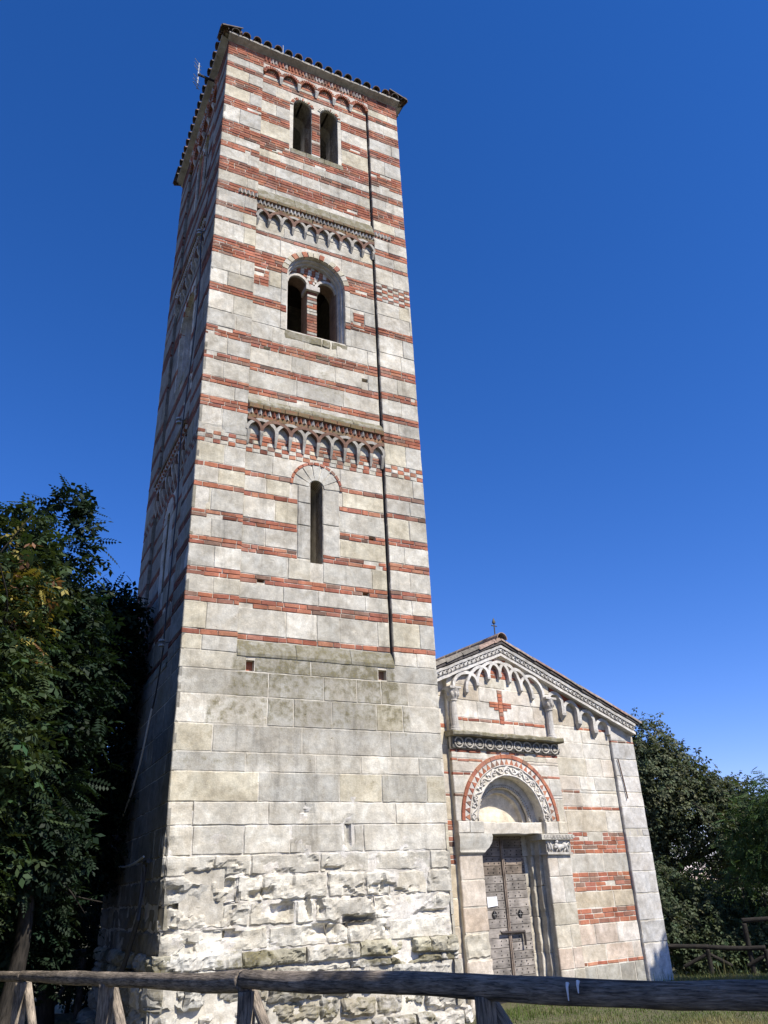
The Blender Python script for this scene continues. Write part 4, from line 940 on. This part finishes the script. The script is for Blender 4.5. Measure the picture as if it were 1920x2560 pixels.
ac.build('gable_arcade', M_CARVE, church)
ac = Acc(); pk = [(11.52, 5.06), (11.93, 4.925), (12.34, 4.775), (12.76, 4.625)]; ft = [4.86, 4.62, 4.49, 4.34, 4.30]
for i, (cu, zt) in enumerate(pk):
    r = .185; cz = zt - r - .03
    pts = [(cu - r, ft[i] + .02 if i else 4.86)] + [(cu + r * math.cos(t), cz + r * math.sin(t)) for t in np.linspace(math.pi, 0, 18)] + [(cu + r, ft[i + 1] + .02)]
    band(ac, CH, np.array(pts)[::-1], .032, -.032, .0, FD - .02, np.array(WHT) * rng.uniform(.95, 1.03))
for i in (1, 2, 3): corbel(ac, CH, pk[i][0] - .205, ft[i] - .10, ft[i] + .04, .06, FD, .005, np.array(WHT) * .92)
for (a, b) in ((11.42, 12.95),):        # brick spandrels below the raking cornice
    us = np.linspace(a, b, 40); lo = np.full(40, 0.)
    lo = np.array([max([zt - .215 + math.sqrt(max(.2 ** 2 - (u - cu) ** 2, 0)) + .01 if abs(u - cu) < .2 else zt - .25 for cu, zt in pk]) for u in us])
    hi = rake(us) - .2; lo = np.minimum(lo, hi - .01)
    V = np.concatenate([CH(us, lo, np.full(40, -.03)), CH(us, hi, np.full(40, -.03))]); ac.add(V, [(j, j + 1, 41 + j, 40 + j) for j in range(39)], (.38, .12, .07))
ac.build('gable_arcade', M_CARVE, church)
# --- raking cornice
for sg, L, sl in ((1, 3.46, SLR), (-1, 1.74, SLL)):
    ac = Acc(); c_ = 1 / math.sqrt(1 + sl * sl)
    def RK(t, h, d): return CH(AP + sg * np.asarray(t, float) * c_ + sg * 0 * h, 5.80 - np.asarray(t, float) * c_ * sl + np.asarray(h, float), d)
    for h0, h1, dF in ((-.05, 0., .115), (-.155, -.05, .05), (-.205, -.155, .085)):
        k = 30; t = np.linspace(0, L / c_, k)
        V = np.concatenate([RK(t, h0, dF), RK(t, h1, dF + .01 * (h1 == 0)), RK(t, h1, -.2), RK(t, h0, -.2)])
        ac.add(V, [(q * k + i, q * k + i + 1, ((q + 1) % 4) * k + i + 1, ((q + 1) % 4) * k + i) for q in range(4) for i in range(k - 1)], np.array(WHT) * (1.03 if h1 != -.05 else .8))
    t = .05
    while t < L / c_ - .04:
        q = np.linspace(0, math.pi, 9); tube(ac, RK(t + .045 * np.cos(q), -.125 + .06 * np.sin(q), .085), .017, 6, WHT); p = RK(t, -.11, .05); ell(ac, *(float(x) for x in (p @ np.r_[EX, 0], p[2], .06)), .026, .03, .025, 0, np.array(WHT) * .8, 6); t += .108
    ac.build('raking_cornice', M_CARVE, church)
# --- roof
ac = Acc(); CT = [(.31, .205, .16), (.27, .175, .14), (.34, .24, .19), (.24, .20, .165), (.30, .23, .19), (.20, .18, .15)]
for sg, L, sl in ((1, 3.56, SLR), (-1, 1.72, SLL)):
    a = lambda t, h, d: CH(AP + sg * t, 5.82 - t * sl + h, d)
    V = np.array([a(0, 0, .14), a(L, 0, .14), a(L, 0, -12), a(0, 0, -12), a(0, .04, .14), a(L, .04, .14), a(L, .04, -12), a(0, .04, -12)])
    ac.add(V, [(0, 3, 2, 1), (4, 5, 6, 7), (0, 1, 5, 4), (1, 2, 6, 5), (2, 3, 7, 6), (3, 0, 4, 7)], (.07, .06, .055))
    t = L + .05
    while t > .1:
        for j in range(16):
            d = .085 - j * .19; A, B = a(t, .04, d), a(max(t - .44, 0), .06, d)
            coppo(ac, A + [0, 0, rng.uniform(-.008, .012)], B + [0, 0, .005], .085, .07, (0, 0, 1), 1, pick(CT) * (.8 if rng.random() < .3 else 1), 6)
            coppo(ac, a(t - .03, .07, d - .095), a(max(t - .44, 0), .07, d - .095), .09, .08, (0, 0, 1), -1, pick(CT) * .8, 5)
        t -= .40
for j in range(12): d = .18 - j * .42; coppo(ac, CH(AP, 5.90, d), CH(AP, 5.92, d - .46), .13, .11, (0, 0, 1), 1, pick([(.33, .26, .21), (.30, .22, .18), (.26, .24, .2)]), 8)
ac.build('tiled_roof', M_TILE, church)
ac = Acc(); tube(ac, [CH(10.12, 5.98, .02), CH(10.12, 6.27, .02)], .012, 6, (.08, .075, .06)); tube(ac, [CH(10.12, 6.25, .02), CH(10.12, 6.285, .02), CH(10.12, 6.36, .02)], [.035, .032, .002], 8, (.09, .085, .06)); tube(ac, [CH(10.055, 6.20, .02), CH(10.185, 6.20, .02)], .011, 6, (.08, .075, .06)); ac.build('iron_finial', M_METAL, church)
# ------------------------------------------------------------------ near log fence
def logs(acc, pts, r, c, n=20, bump=.12, crack=None, seed=0, bs=2.2):
    P = smoothpts(pts, 10); L = np.r_[0, np.cumsum(np.linalg.norm(np.diff(P, axis=0), axis=1))]
    q = np.arange(0, L[-1], .03); P = np.stack([np.interp(q, L, P[:, i]) for i in range(3)], 1); k = len(P)
    R = np.interp(q, np.linspace(0, L[-1], len(np.atleast_1d(r))), np.atleast_1d(r)) if np.ndim(r) else np.full(k, r)
    T, A, B = frames(P); an = np.arange(n) * 2 * np.pi / n
    RR = R[:, None] * (1 + bump * fbm(q[:, None] * bs, np.cos(an)[None] * .9 + seed, np.sin(an)[None] * .9, 3, seed) + .05 * fbm(q[:, None] * 3, np.cos(an)[None] * 9, np.sin(an)[None] * 9, 2, seed + 5))
    if crack:
        for a0, w_, x0, x1, dp in crack:
            aa = (an[None] - a0 - .12 * np.sin(q[:, None] * 3) + np.pi) % (2 * np.pi) - np.pi
            RR = RR - dp * np.exp(-(aa / w_) ** 2) * ((q > x0) & (q < x1))[:, None]
    V = P[:, None] + RR[..., None] * (np.cos(an)[None, :, None] * A[:, None] + np.sin(an)[None, :, None] * B[:, None])
    F = [(i * n + j, i * n + (j + 1) % n, (i + 1) * n + (j + 1) % n, (i + 1) * n + j) for i in range(k - 1) for j in range(n)] + [tuple(range(n))[::-1], tuple((k - 1) * n + j for j in range(n))]
    tex = np.stack([np.repeat(q, n) + seed, np.tile(np.cos(an), k) * .07, np.tile(np.sin(an), k) * .07], 1)
    acc.add(V.reshape(-1, 3), F, c, 0, tex)
LOGC = (.19, .158, .122)
fence = thing('log_fence', 'dark weathered log fence with braced posts in the foreground', 'fence', (1.9, 6, 0))
rail_p = np.array([(0.01, 14.76, .838), (.645, 11.759, .934), (.833, 10.873, .963), (1.026, 9.959, .993), (1.32, 8.58, 1.03), (1.49, 7.774, 1.055), (1.724, 6.678, 1.083), (1.864, 6.0, 1.119), (1.972, 5.488, 1.135), (2.073, 5.006, 1.153), (2.193, 4.432, 1.177), (2.246, 4.184, 1.184), (2.354, 3.687, 1.188), (2.465, 3.177, 1.193), (2.538, 2.837, 1.2), (2.637, 2.367, 1.22), (2.74, 1.878, 1.235), (2.9, 1.0, 1.25)])
for sl_, r_, cr, sd_ in ((slice(0, 3), [.055, .052], None, 1), (slice(2, 8), [.046, .06, .056, .07], [(3.6, .15, .4, 2.5, .008)], 2), (slice(7, 18), [.055, .058, .056, .052, .046, .046], [(2.75, .10, 1.5, 4.6, .02), (3.3, .08, .3, 1.6, .008), (2.2, .05, 2.2, 3.4, .006), (1.9, .06, .2, 1.2, .006)], 3)):
    ac = Acc(); P_ = rail_p[sl_].copy()
    if sd_ > 1: P_[0] += (P_[0] - P_[1]) * .06 + [0, 0, .01]
    logs(ac, P_, r_, LOGC, 24, .16, cr, sd_)
    ac.build('rail', M_LOG, fence, True)
posts = [(0.833, 10.873, .963), (1.349, 8.439, 1.035), (1.864, 6.0, 1.119), (2.335, 3.76, 1.188), (2.80, 1.55, 1.24)]
fdir = lambda i: (lambda v: v / np.linalg.norm(v))((np.array(posts[min(i + 1, 4)]) - np.array(posts[max(i - 1, 0)])) * [1, 1, 0])
for i, (x, y, z) in enumerate(posts):
    f = fdir(i); rr = (.075, .075, .062, .052, .06)[i]
    ac = Acc(); logs(ac, [(x + .01, y, -.5), (x, y, .3), (x, y, z - .035)], [rr, rr, rr * .95], np.array(LOGC) * 1.05, 18, .10, [(2.2, .1, 0, 3, .01)], 10 + i); ac.build('post', M_LOG, fence, True)
    side = np.array([f[1], -f[0], 0]) * (-.06)
    a = np.array((x, y, z - .13)) + f * .03 + side; b = a + f * .95 + [0, 0, -1.05]
    ac = Acc(); logs(ac, [a - (b - a) * .06, (a + b) / 2 + [0, 0, .02], b], [rr * .62, rr * .6, rr * .6], np.array(LOGC) * 1.25, 14, .10, None, 20 + i); ac.build('brace', M_LOG, fence, True)
ac = Acc()      # bird droppings on the rail
for (x, y, z, h) in ((2.442, 3.22, 1.215, .05), (2.452, 3.16, 1.225, .03)):
    ac = Acc()
    d = np.array((-.9, -.35, .0)); d /= np.linalg.norm(d); p = np.array((x, y, z)) + d * .036
    tube(ac, [p + [0, 0, .015], p + d * .008, p + d * .008 - [0, 0, h]], [.008, .006, .0025], 6, (.7, .72, .74)); ac.build('bird_dropping', M_PLAIN, fence)
# ------------------------------------------------------------------ farther fences
def fence2(name, label, pts, zs, group=None, r=.06, c=LOGC, br=True):
    t = thing(name, label, 'fence', (pts[0][0], pts[0][1], 0))
    for i in range(len(pts) - 1):
        ac = Acc(); a, b = np.array((*pts[i], zs[i])), np.array((*pts[i + 1], zs[i + 1])); logs(ac, [a - (b - a) * .02, (a + b) / 2 + [0, 0, .02 * (-1) ** i], b + (b - a) * .02], r, c, 12, .12, None, 30 + i); ac.build('rail', M_LOG, t, True)
        if br:
            for p, q in ((a, b), (b, a)):
                ac = Acc(); logs(ac, [p + [0, 0, -.12], p + (q - p) * .38 + [0, 0, -zs[i] + .0]], r * .8, np.array(c) * 1.1, 10, .1, None, 40 + i); ac.build('brace', M_LOG, t, True)
    for (x, y), z in zip(pts, zs):
        ac = Acc(); logs(ac, [(x, y, -.6), (x, y, z - r * .6)], r * 1.15, c, 12, .1, None, 50); ac.build('post', M_LOG, t, True)
    return t
fence2('log_fence', 'log fence coloured dark as if in shade along the bushes to the right of the church', [(13.2, 15.0), (14.22, 14.06), (14.98, 13.25)], [.36, .34, .30], r=.045, c=np.array(LOGC) * .10)  # log colour cut far down to stand in for shade
fence2('log_fence', 'short taller log fence at the right edge before the bushes', [(14.80, 13.50), (15.9, 12.4)], [.80, .80], r=.045, c=np.array(LOGC) * .10, br=False)  # same darkened log colour, with shade painted in
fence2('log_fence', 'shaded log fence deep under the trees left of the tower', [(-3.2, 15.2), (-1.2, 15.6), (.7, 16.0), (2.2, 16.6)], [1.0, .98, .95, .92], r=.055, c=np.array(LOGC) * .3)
# ------------------------------------------------------------------ ground
def gz(x, y): return -.05 + .05 * vnoise(x * .3, y * .3, 2, 5) + .02 * vnoise(x * 1.5, y * 1.5, 4, 6) - .35 * np.clip((np.hypot(x, y) - 17.5) / 4, 0, 1) - .5 * np.clip((np.hypot(x - 8, y - 12) - 9) / 14, 0, 1)
ac = Acc(); gx = np.r_[-3000, -400, -120, -60, -30, np.linspace(-20, 40, 121), 60, 120, 400, 3000]; gy = np.r_[-3000, -400, -120, -50, np.linspace(-20, 40, 121), 60, 120, 400, 3000]
X, Y = np.meshgrid(gx, gy, indexing='ij'); ky = len(gy)
ac.add(np.stack([X, Y, gz(X, Y)], -1).reshape(-1, 3), [(i * ky + j, (i + 1) * ky + j, (i + 1) * ky + j + 1, i * ky + j + 1) for i in range(len(gx) - 1) for j in range(ky - 1)], (.15, .14, .07))
tag(ac.build('ground', M_GROUND, smooth=True), 'grassy ground with bare dry patches', kind='structure')
# ------------------------------------------------------------------ grass
def quadmesh(name, V, mat, colr, parent=None, nv=4):
    n = len(V) // nv; org = LOC[parent] if parent is not None else np.zeros(3)
    me = bpy.data.meshes.new(name); me.vertices.add(len(V)); me.vertices.foreach_set('co', (V - org).astype(np.float32).ravel())
    me.loops.add(len(V)); me.loops.foreach_set('vertex_index', np.arange(len(V), dtype=np.int32))
    me.polygons.add(n); me.polygons.foreach_set('loop_start', np.arange(0, len(V), nv, dtype=np.int32)); me.polygons.foreach_set('loop_total', np.full(n, nv, np.int32))
    a = me.attributes.new('Col', 'FLOAT_COLOR', 'POINT'); a.data.foreach_set('color', np.c_[colr, np.ones(len(V))].astype(np.float32).ravel())
    me.materials.append(mat); me.update(calc_edges=True)
    o = bpy.data.objects.new(name, me); col.objects.link(o)
    if parent is not None: o.parent = parent
    return o
def grass(n, xr, yr, h0, h1, keep, name, label, dry=.4):
    x = rng.uniform(*xr, n); y = rng.uniform(*yr, n); k = keep(x, y); x, y = x[k], y[k]; n = len(x)
    cl = fbm(x * .9, y * .9, 1, 3, 9); h = rng.uniform(h0, h1, n) * (1 + .8 * cl); a = rng.uniform(0, 6.28, n); ln = rng.uniform(.1, .9, n); w_ = rng.uniform(.003, .007, n)
    b = np.stack([x, y, gz(x, y) - .01], 1); dv = np.stack([np.cos(a), np.sin(a), 0 * a], 1); sv = np.stack([-np.sin(a), np.cos(a), 0 * a], 1)
    t = b + dv * (h * ln)[:, None] + np.stack([0 * h, 0 * h, h], 1)
    V = np.stack([b - sv * w_[:, None], b + sv * w_[:, None], t], 1).reshape(-1, 3)
    dr = np.clip(.5 + 1.3 * cl + rng.normal(0, .25, n) - .5 + dry, 0, 1)[:, None]
    c = (np.array((.075, .12, .022)) * (1 - dr) + np.array((.26, .22, .10)) * dr) * rng.uniform(.7, 1.25, (n, 1))
    o = quadmesh(name, V, M_GRASS, np.repeat(c, 3, 0), nv=3); return tag(o, label, kind='stuff')
def clear(x, y):
    s = x * EX[0] + y * EX[1]; d = KF - (x * NX[0] + y * NX[1])
    return ~((x > 2.0) & (x < 7.2) & (y > 11.35)) & ~((s > 8.2) & (s < 13.7) & (d < .1))
grass(150000, (3, 17), (5.5, 15), .025, .075, lambda x, y: clear(x, y) & (x > y * .28), 'grass', 'short half dry grass before the church', .24)
grass(9000, (6.6, 17), (10.5, 14.2), .05, .15, lambda x, y: clear(x, y) & (((KF - (x * NX[0] + y * NX[1])) < .5) | ((y > 11) & (x < 7.9))) & (rng.random(len(x)) < .8), 'tall_grass', 'taller green grass along the foot of the walls', .15)
grass(2600, (6.6, 14), (10.8, 14.2), .14, .34, lambda x, y: clear(x, y) & ((np.abs(KF - (x * NX[0] + y * NX[1]) - .22) < .13) | ((y > 11.0) & (x > 6.8) & (x < 7.7))) & (fbm(x * 1.6, y * 1.6, 3, 2, 4) > -.05), 'tall_grass', 'scattered tall weeds at the wall foot', .1)
grass(30000, (-4, 4), (2, 16), .03, .10, clear, 'grass', 'sparse shaded grass under the trees and along the near fence', .3)
# ------------------------------------------------------------------ trees
def pinnate(nl=6):
    V = []
    for k in range(nl):
        x = .12 + .8 * k / nl
        for s in (-1, 1):
            L = .19 * math.sin(.5 + 2.2 * (k + .6) / nl) + .05; w_ = .05
            dx, dy, dz = .25 * L, s * .95 * L, -.3 * L
            z0 = -.18 * x * x
            w_ = .062; p0 = np.array((x, 0, z0)); p2 = p0 + (dx, dy, dz); mid = (p0 + p2) / 2 + (0, 0, .02)
            V += [p0, mid + (w_, 0, 0), p2, mid - (w_, 0, 0)]
    p0 = np.array((.9, 0, -.15)); V += [p0, p0 + (.09, .05, -.03), p0 + (.2, 0, -.09), p0 + (.09, -.05, -.03)]
    return np.array(V)
PIN = pinnate(6); PINS = pinnate(4)
SIMPLE = np.array([(0, 0, 0), (.5, .27, -.06), (1, 0, -.2), (.5, -.27, -.06)])
CLUS = np.concatenate([SIMPLE @ np.array(Matrix.Rotation(a, 3, 'Z') @ Matrix.Rotation(b, 3, 'Y')).T * s + np.array((x, y, z)) for a, b, s, x, y, z in ((0, .2, .5, 0, 0, 0), (1.1, .5, .45, .1, .1, .05), (-1.2, .1, .5, .05, -.1, 0), (2.4, .6, .42, 0, .05, .1), (3.6, -.1, .48, -.1, 0, 0))])
def foliage(parent, clumps, n, size, tpl, base, name='crown', yellow=None, shell=.55, seed=1, var=.35, droop=.35):
    r = np.random.default_rng(seed); C = np.array([c[:3] for c in clumps], float); R = np.array([c[3] for c in clumps], float); fl = np.array([c[4] if len(c) > 4 else .8 for c in clumps], float)
    wgt = R ** 2.3; wgt /= wgt.sum(); ci = r.choice(len(C), n, p=wgt)
    v = r.normal(size=(n, 3)); v /= np.linalg.norm(v, axis=1)[:, None]
    rr = R[ci] * (shell + (1 - shell) * r.random(n) ** .6) * (1 + .18 * r.normal(size=n)); rr *= np.where(r.random(n) < .25, r.random(n), 1)
    p = C[ci] + v * rr[:, None] * np.stack([np.ones(n), np.ones(n), fl[ci]], 1)
    # uneven outline: drop leaves by noise
    keep = fbm(p[:, 0] * 1.6, p[:, 1] * 1.6, p[:, 2] * 1.6, 3, seed) > -.17
    p, v, ci = p[keep], v[keep], ci[keep]; n = len(p)
    yaw = np.arctan2(v[:, 1], v[:, 0]) + r.normal(0, .7, n); pit = r.normal(droop, .4, n) - .4 * v[:, 2]; rol = r.normal(0, .5, n)
    cy, sy, cp, sp, cr, sr = np.cos(yaw), np.sin(yaw), np.cos(pit), np.sin(pit), np.cos(rol), np.sin(rol)
    Rm = np.empty((n, 3, 3)); 
    Rm[:, 0, 0] = cy * cp; Rm[:, 0, 1] = cy * sp * sr - sy * cr; Rm[:, 0, 2] = cy * sp * cr + sy * sr
    Rm[:, 1, 0] = sy * cp; Rm[:, 1, 1] = sy * sp * sr + cy * cr; Rm[:, 1, 2] = sy * sp * cr - cy * sr
    Rm[:, 2, 0] = -sp; Rm[:, 2, 1] = cp * sr; Rm[:, 2, 2] = cp * cr
    s = size * r.uniform(.7, 1.25, n)
    V = np.einsum('nij,kj->nki', Rm, tpl) * s[:, None, None] + p[:, None]
    k = len(tpl)
    cn = fbm(p[:, 0] * .8, p[:, 1] * .8, p[:, 2] * .8, 2, seed + 3)
    c = np.array(base)[None] * (1 + var * r.normal(size=(n, 1)) * .6 + .5 * cn[:, None]).clip(.35, 1.9)
    c[:, 0] *= (1 + .12 * cn + .1 * r.normal(size=n)).clip(.6, 1.6)
    if yellow is not None:
        yc, yr_, fr = yellow
        m_ = (np.linalg.norm(p - np.array(yc), axis=1) < yr_ * r.uniform(.4, 1.1, n)) & (r.random(n) < fr)
        c[m_] = np.array((.26, .22, .06)) * r.uniform(.6, 1.3, (m_.sum(), 1)); m2 = m_ & (r.random(n) < .3); c[m2] = np.array((.22, .12, .07)) * r.uniform(.6, 1.2, (m2.sum(), 1))
    return quadmesh(name, V.reshape(-1, 3), M_LEAF, np.repeat(c, k, 0), parent)
BARK = (.026, .022, .018)
def trunk(parent, base, top, r, limbs, seed=0, c=BARK):
    ac = Acc(); b = np.array(base, float); t = np.array(top, float); rg = np.random.default_rng(seed)
    mids = [b + (t - b) * q + np.r_[rg.normal(0, .08, 2), 0] * np.linalg.norm(t - b) * .35 for q in (.3, .6)]
    P = smoothpts([b, *mids, t], 6); tube(ac, P, np.linspace(r, r * .35, len(P)), 10, c, bump=.2, bs=2, seed=seed)
    for l in limbs:
        l = np.array(l, float); q = rg.uniform(.35, .8); s = P[int(q * (len(P) - 1))]
        md = s + (l - s) * .5 + np.r_[rg.normal(0, .12, 2), .12] * np.linalg.norm(l - s) * .6
        Q = smoothpts([s, md, l], 6); tube(ac, Q, np.linspace(r * .5, r * .1, len(Q)), 7, c, bump=.2, seed=seed + 3)
        for k in range(3):
            s2 = Q[int(rg.uniform(.4, .95) * (len(Q) - 1))]; e2 = s2 + rg.normal(0, .55, 3) + [0, 0, .25]; tube(ac, smoothpts([s2, (s2 + e2) / 2 + rg.normal(0, .08, 3), e2], 3), np.linspace(r * .16, r * .05, 7), 5, c)
    return ac.build('trunk', M_BARK, parent, True)
def polar(az, el, D): a = rad(az); return (D * math.sin(a), D * math.cos(a), 1.6 + D * math.tan(rad(el)))
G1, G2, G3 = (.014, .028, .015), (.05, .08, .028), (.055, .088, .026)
def tree(name, label, base, clumps, n, size, tpl, colr, tr=.14, group=None, **kw):
    t = thing(name, label, 'tree', (base[0], base[1], base[2] if len(base) > 2 else -.05), group)
    C = np.array([c[:3] for c in clumps]); tp = C[:, :3].mean(0) * .4 + C[C[:, 2].argmax()] * .6
    lm = [C[i] for i in np.random.default_rng(len(C)).permutation(len(C))[:min(7, len(C))]]
    trunk(t, (base[0], base[1], -.3), tp, tr, lm, seed=len(clumps)); ex_ = kw.pop('extra', None); foliage(t, clumps, n, size, tpl, colr, **kw)
    if ex_: kw['seed'] += 100; foliage(t, clumps, ex_[0], ex_[1], ex_[2], colr, name='leaf_spray', **kw)
    return t
TL = lambda az, el, D, r, f=.8: (*polar(az, el, D), r, f)
if not globals().get('NOTREES'):
    # left: tall leafy trees with feathered leaves
    cl = [TL(3.65, 24.6, 12, .42), TL(3.6, 22.2, 12, .52), TL(3.0, 20.3, 12.2, .45), TL(4.2, 18.0, 12, .55), TL(3.2, 16.3, 12, .7), TL(4.6, 14.2, 12, .65), TL(3.5, 11, 12.2, .8), TL(2.5, 9, 12.5, 1.0), TL(3.9, 7.5, 12.5, .7), TL(2.5, 5, 12.5, .9), TL(3.7, 3.2, 12.6, .7), TL(1.2, 2.5, 13.3, .9), TL(3.4, .6, 13.5, .8), TL(4.6, .2, 13.8, .6), TL(1.6, -1.2, 13.6, .8), TL(3.2, -2.0, 13.8, .7), TL(4.8, -2.2, 14, .6)]
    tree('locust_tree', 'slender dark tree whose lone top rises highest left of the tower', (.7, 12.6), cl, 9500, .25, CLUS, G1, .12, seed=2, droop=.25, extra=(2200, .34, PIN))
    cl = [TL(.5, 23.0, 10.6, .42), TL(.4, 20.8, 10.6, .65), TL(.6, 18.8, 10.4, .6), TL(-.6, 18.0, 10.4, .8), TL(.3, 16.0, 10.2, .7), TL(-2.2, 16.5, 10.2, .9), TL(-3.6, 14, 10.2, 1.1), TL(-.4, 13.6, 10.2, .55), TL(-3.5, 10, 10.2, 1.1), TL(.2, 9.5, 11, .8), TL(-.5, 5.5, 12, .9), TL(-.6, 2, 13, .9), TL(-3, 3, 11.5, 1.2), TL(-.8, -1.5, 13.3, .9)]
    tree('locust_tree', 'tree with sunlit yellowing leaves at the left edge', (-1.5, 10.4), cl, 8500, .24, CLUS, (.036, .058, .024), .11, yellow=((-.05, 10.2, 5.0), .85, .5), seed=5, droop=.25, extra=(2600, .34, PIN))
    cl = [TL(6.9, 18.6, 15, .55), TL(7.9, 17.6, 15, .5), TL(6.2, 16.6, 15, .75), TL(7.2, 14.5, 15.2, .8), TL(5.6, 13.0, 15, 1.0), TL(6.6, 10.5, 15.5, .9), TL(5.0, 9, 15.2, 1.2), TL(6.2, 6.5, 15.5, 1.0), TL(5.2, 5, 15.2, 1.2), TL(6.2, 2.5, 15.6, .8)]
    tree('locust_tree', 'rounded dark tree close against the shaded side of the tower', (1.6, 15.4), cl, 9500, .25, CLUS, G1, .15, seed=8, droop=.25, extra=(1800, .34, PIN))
    for i, (x, y, z, lab) in enumerate(((-2.8, 17.2, 5.2, 'dense dark tree behind the yellowing tree at the left edge'), (0.3, 18.6, 5.4, 'dense dark tree behind the slender tree left of the tower'))):
        r_ = np.random.default_rng(60 + i); cl = [(x + r_.normal(0, 1.2), y + r_.normal(0, .7), zz, r_.uniform(1.0, 1.5)) for zz in np.linspace(.6, z, 12)]
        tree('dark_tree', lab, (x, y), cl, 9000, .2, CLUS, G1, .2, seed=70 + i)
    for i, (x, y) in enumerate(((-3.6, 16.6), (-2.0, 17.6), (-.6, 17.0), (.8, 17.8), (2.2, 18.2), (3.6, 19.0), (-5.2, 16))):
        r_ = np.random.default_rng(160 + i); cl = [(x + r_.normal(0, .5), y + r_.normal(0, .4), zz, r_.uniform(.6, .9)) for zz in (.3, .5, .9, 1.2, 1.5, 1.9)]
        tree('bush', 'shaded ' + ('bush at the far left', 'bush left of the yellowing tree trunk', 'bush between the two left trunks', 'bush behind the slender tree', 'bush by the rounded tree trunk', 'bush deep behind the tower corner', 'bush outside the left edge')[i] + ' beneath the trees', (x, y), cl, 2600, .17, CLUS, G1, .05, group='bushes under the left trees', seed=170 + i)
    cl = [TL(8.3, e, 24, r_) for e, r_ in ((10.5, .9), (8, 1.1), (5.5, 1.2), (3, 1.2), (.8, 1.1))] + [TL(9.6, e, 24.5, 1.3) for e in (9, 6, 3)]
    tree('sunlit_tree', 'sunlit pale green tree glimpsed just behind the tower edge', (3.6, 23.8), cl, 4200, .22, CLUS, G3, .14, seed=12)
    # right: trees and bushes behind the church
    D = 26
    cl = [TL(43.7, 8.6, D, .85), TL(42.3, 7.3, D, 1.2), TL(44.7, 7.6, D, .75), TL(43.2, 6.0, D, 1.5), TL(45.6, 6.3, D, .75), TL(45.0, 4.6, D, 1.2), TL(46.6, 5.5, D, .65), TL(47.6, 4.9, D, .7), TL(46.5, 3.5, D, 1.1), TL(48.7, 4.7, D, .6), TL(49.7, 3.9, D, .65), TL(50.7, 2.9, D, .8), TL(52, 2.2, D, 1.0), TL(49.5, 1.6, D, .9), TL(47.4, .9, D, .8), TL(47.8, 2.9, D, 1.0), TL(49.4, 3.0, D, .7), TL(43.5, 3.2, D, 1.2), TL(43.2, .8, D, .9), TL(45, 1.9, D, .7), TL(41, 5.5, D, 1.6)]
    tree('broad_tree', 'broad dark green tree rising behind the right corner of the church', (19.2, 19.6), cl, 19000, .23, CLUS, (.08, .098, .055), .28, seed=21, droop=.6)
    D = 22.5
    cl = [TL(48.5, 2.6, D, .55), TL(50, 3.6, D, .7), TL(51.5, 4.2, D, .9), TL(49.2, 1.2, D, .7), TL(50.8, 1.5, D, .9), TL(48.2, -.2, D, .5), TL(49.8, -.9, D, .7), TL(51.8, -.5, D, .9), TL(53.5, 3, D, 1.3)]
    tree('locust_tree', 'lighter green feathery tree at the right edge', (17.4, 14.2), cl, 5200, .24, PIN, (.055, .095, .03), .10, seed=25)
    D = 23
    for i, (az, lab) in enumerate(((43.4, 'bush tight behind the right corner of the church'), (45.2, 'bush behind the log fence beside the church corner'), (47.2, 'bush in the middle of the row behind the right log fence'), (49.2, 'bush at the right end of the row behind the log fence'), (51.5, 'bush beyond the right picture edge behind the taller fence'))):
        el = (.6, -.2, -1.2, -1.4, -.8)[i]
        cl = [TL(az + .2, el - .9, D, .75), TL(az - .7, el - 2, D, .8), TL(az + .8, el - 2.2, D - .3, .75), TL(az, el - 3.3, D - .6, .8), TL(az - .8, el - 3.9, D - .7, .65), TL(az + .8, el - 4.0, D - .7, .65)]
        tree('bush', lab, polar(az, -4, D)[:2], cl, 3000, .20, CLUS, ((.065, .085, .045), (.055, .075, .036), (.07, .095, .045))[i % 3], .05, group='bushes behind the right log fence', seed=30 + i, droop=.7)
    for i, (az, D, z) in enumerate(((42, 32, 4.2), (46.5, 31, 4.2), (50.5, 31, 4.2), (55, 32, 4.2))):
        p = polar(az, 0, D); r_ = np.random.default_rng(80 + i); cl = [(p[0] + r_.normal(0, 1.6), p[1] + r_.normal(0, 1.2), zz, r_.uniform(.9, 1.4)) for zz in np.linspace(0, z - .6, 9)]
        tree('far_tree', ('low tree far behind the church corner', 'low tree far behind the bushes', 'low tree far behind the feathery tree', 'low tree far beyond the right edge')[i], p[:2], cl, 3500, .28, CLUS, G2, .15, seed=90 + i)
    # tall trees standing behind the viewer, whose shade lies on the fence and the left-hand trees
    def shade(lab, base, cen, R, n, seed, fl=.6):
        r_ = np.random.default_rng(seed); cl = []
        for _ in range(16):
            v = r_.normal(size=3); v /= np.linalg.norm(v); cl.append((*(np.array(cen) + v * np.array((R, R, R * fl)) * r_.uniform(.3, .8)), R * .42))
        tree('shade_tree', lab, base, cl, n, .45, CLUS, G2, .3, seed=seed)
    shade('tall shade tree standing behind the viewer on the right', (5.5, -5.5), (4.9, -2.4, 7.2), 2.3, 3000, 41)
    shade('tall shade tree overhanging the path behind the viewer', (1.5, -5), (.6, -1.2, 14.5), 3.2, 8000, 42)
    shade('shade tree beyond the right edge of the view, shading the church foot', (16.2, 5.2), (15.2, 5.9, 6.9), 1.6, 3200, 44, .8)
    shade('unseen tree added beyond the left edge of the view to darken the left trees', (-4.4, 6.8), (-3.5, 7.3, 4.4), 2.3, 9000, 43, 1.5)  # added out of view to hold sky light off the left trees
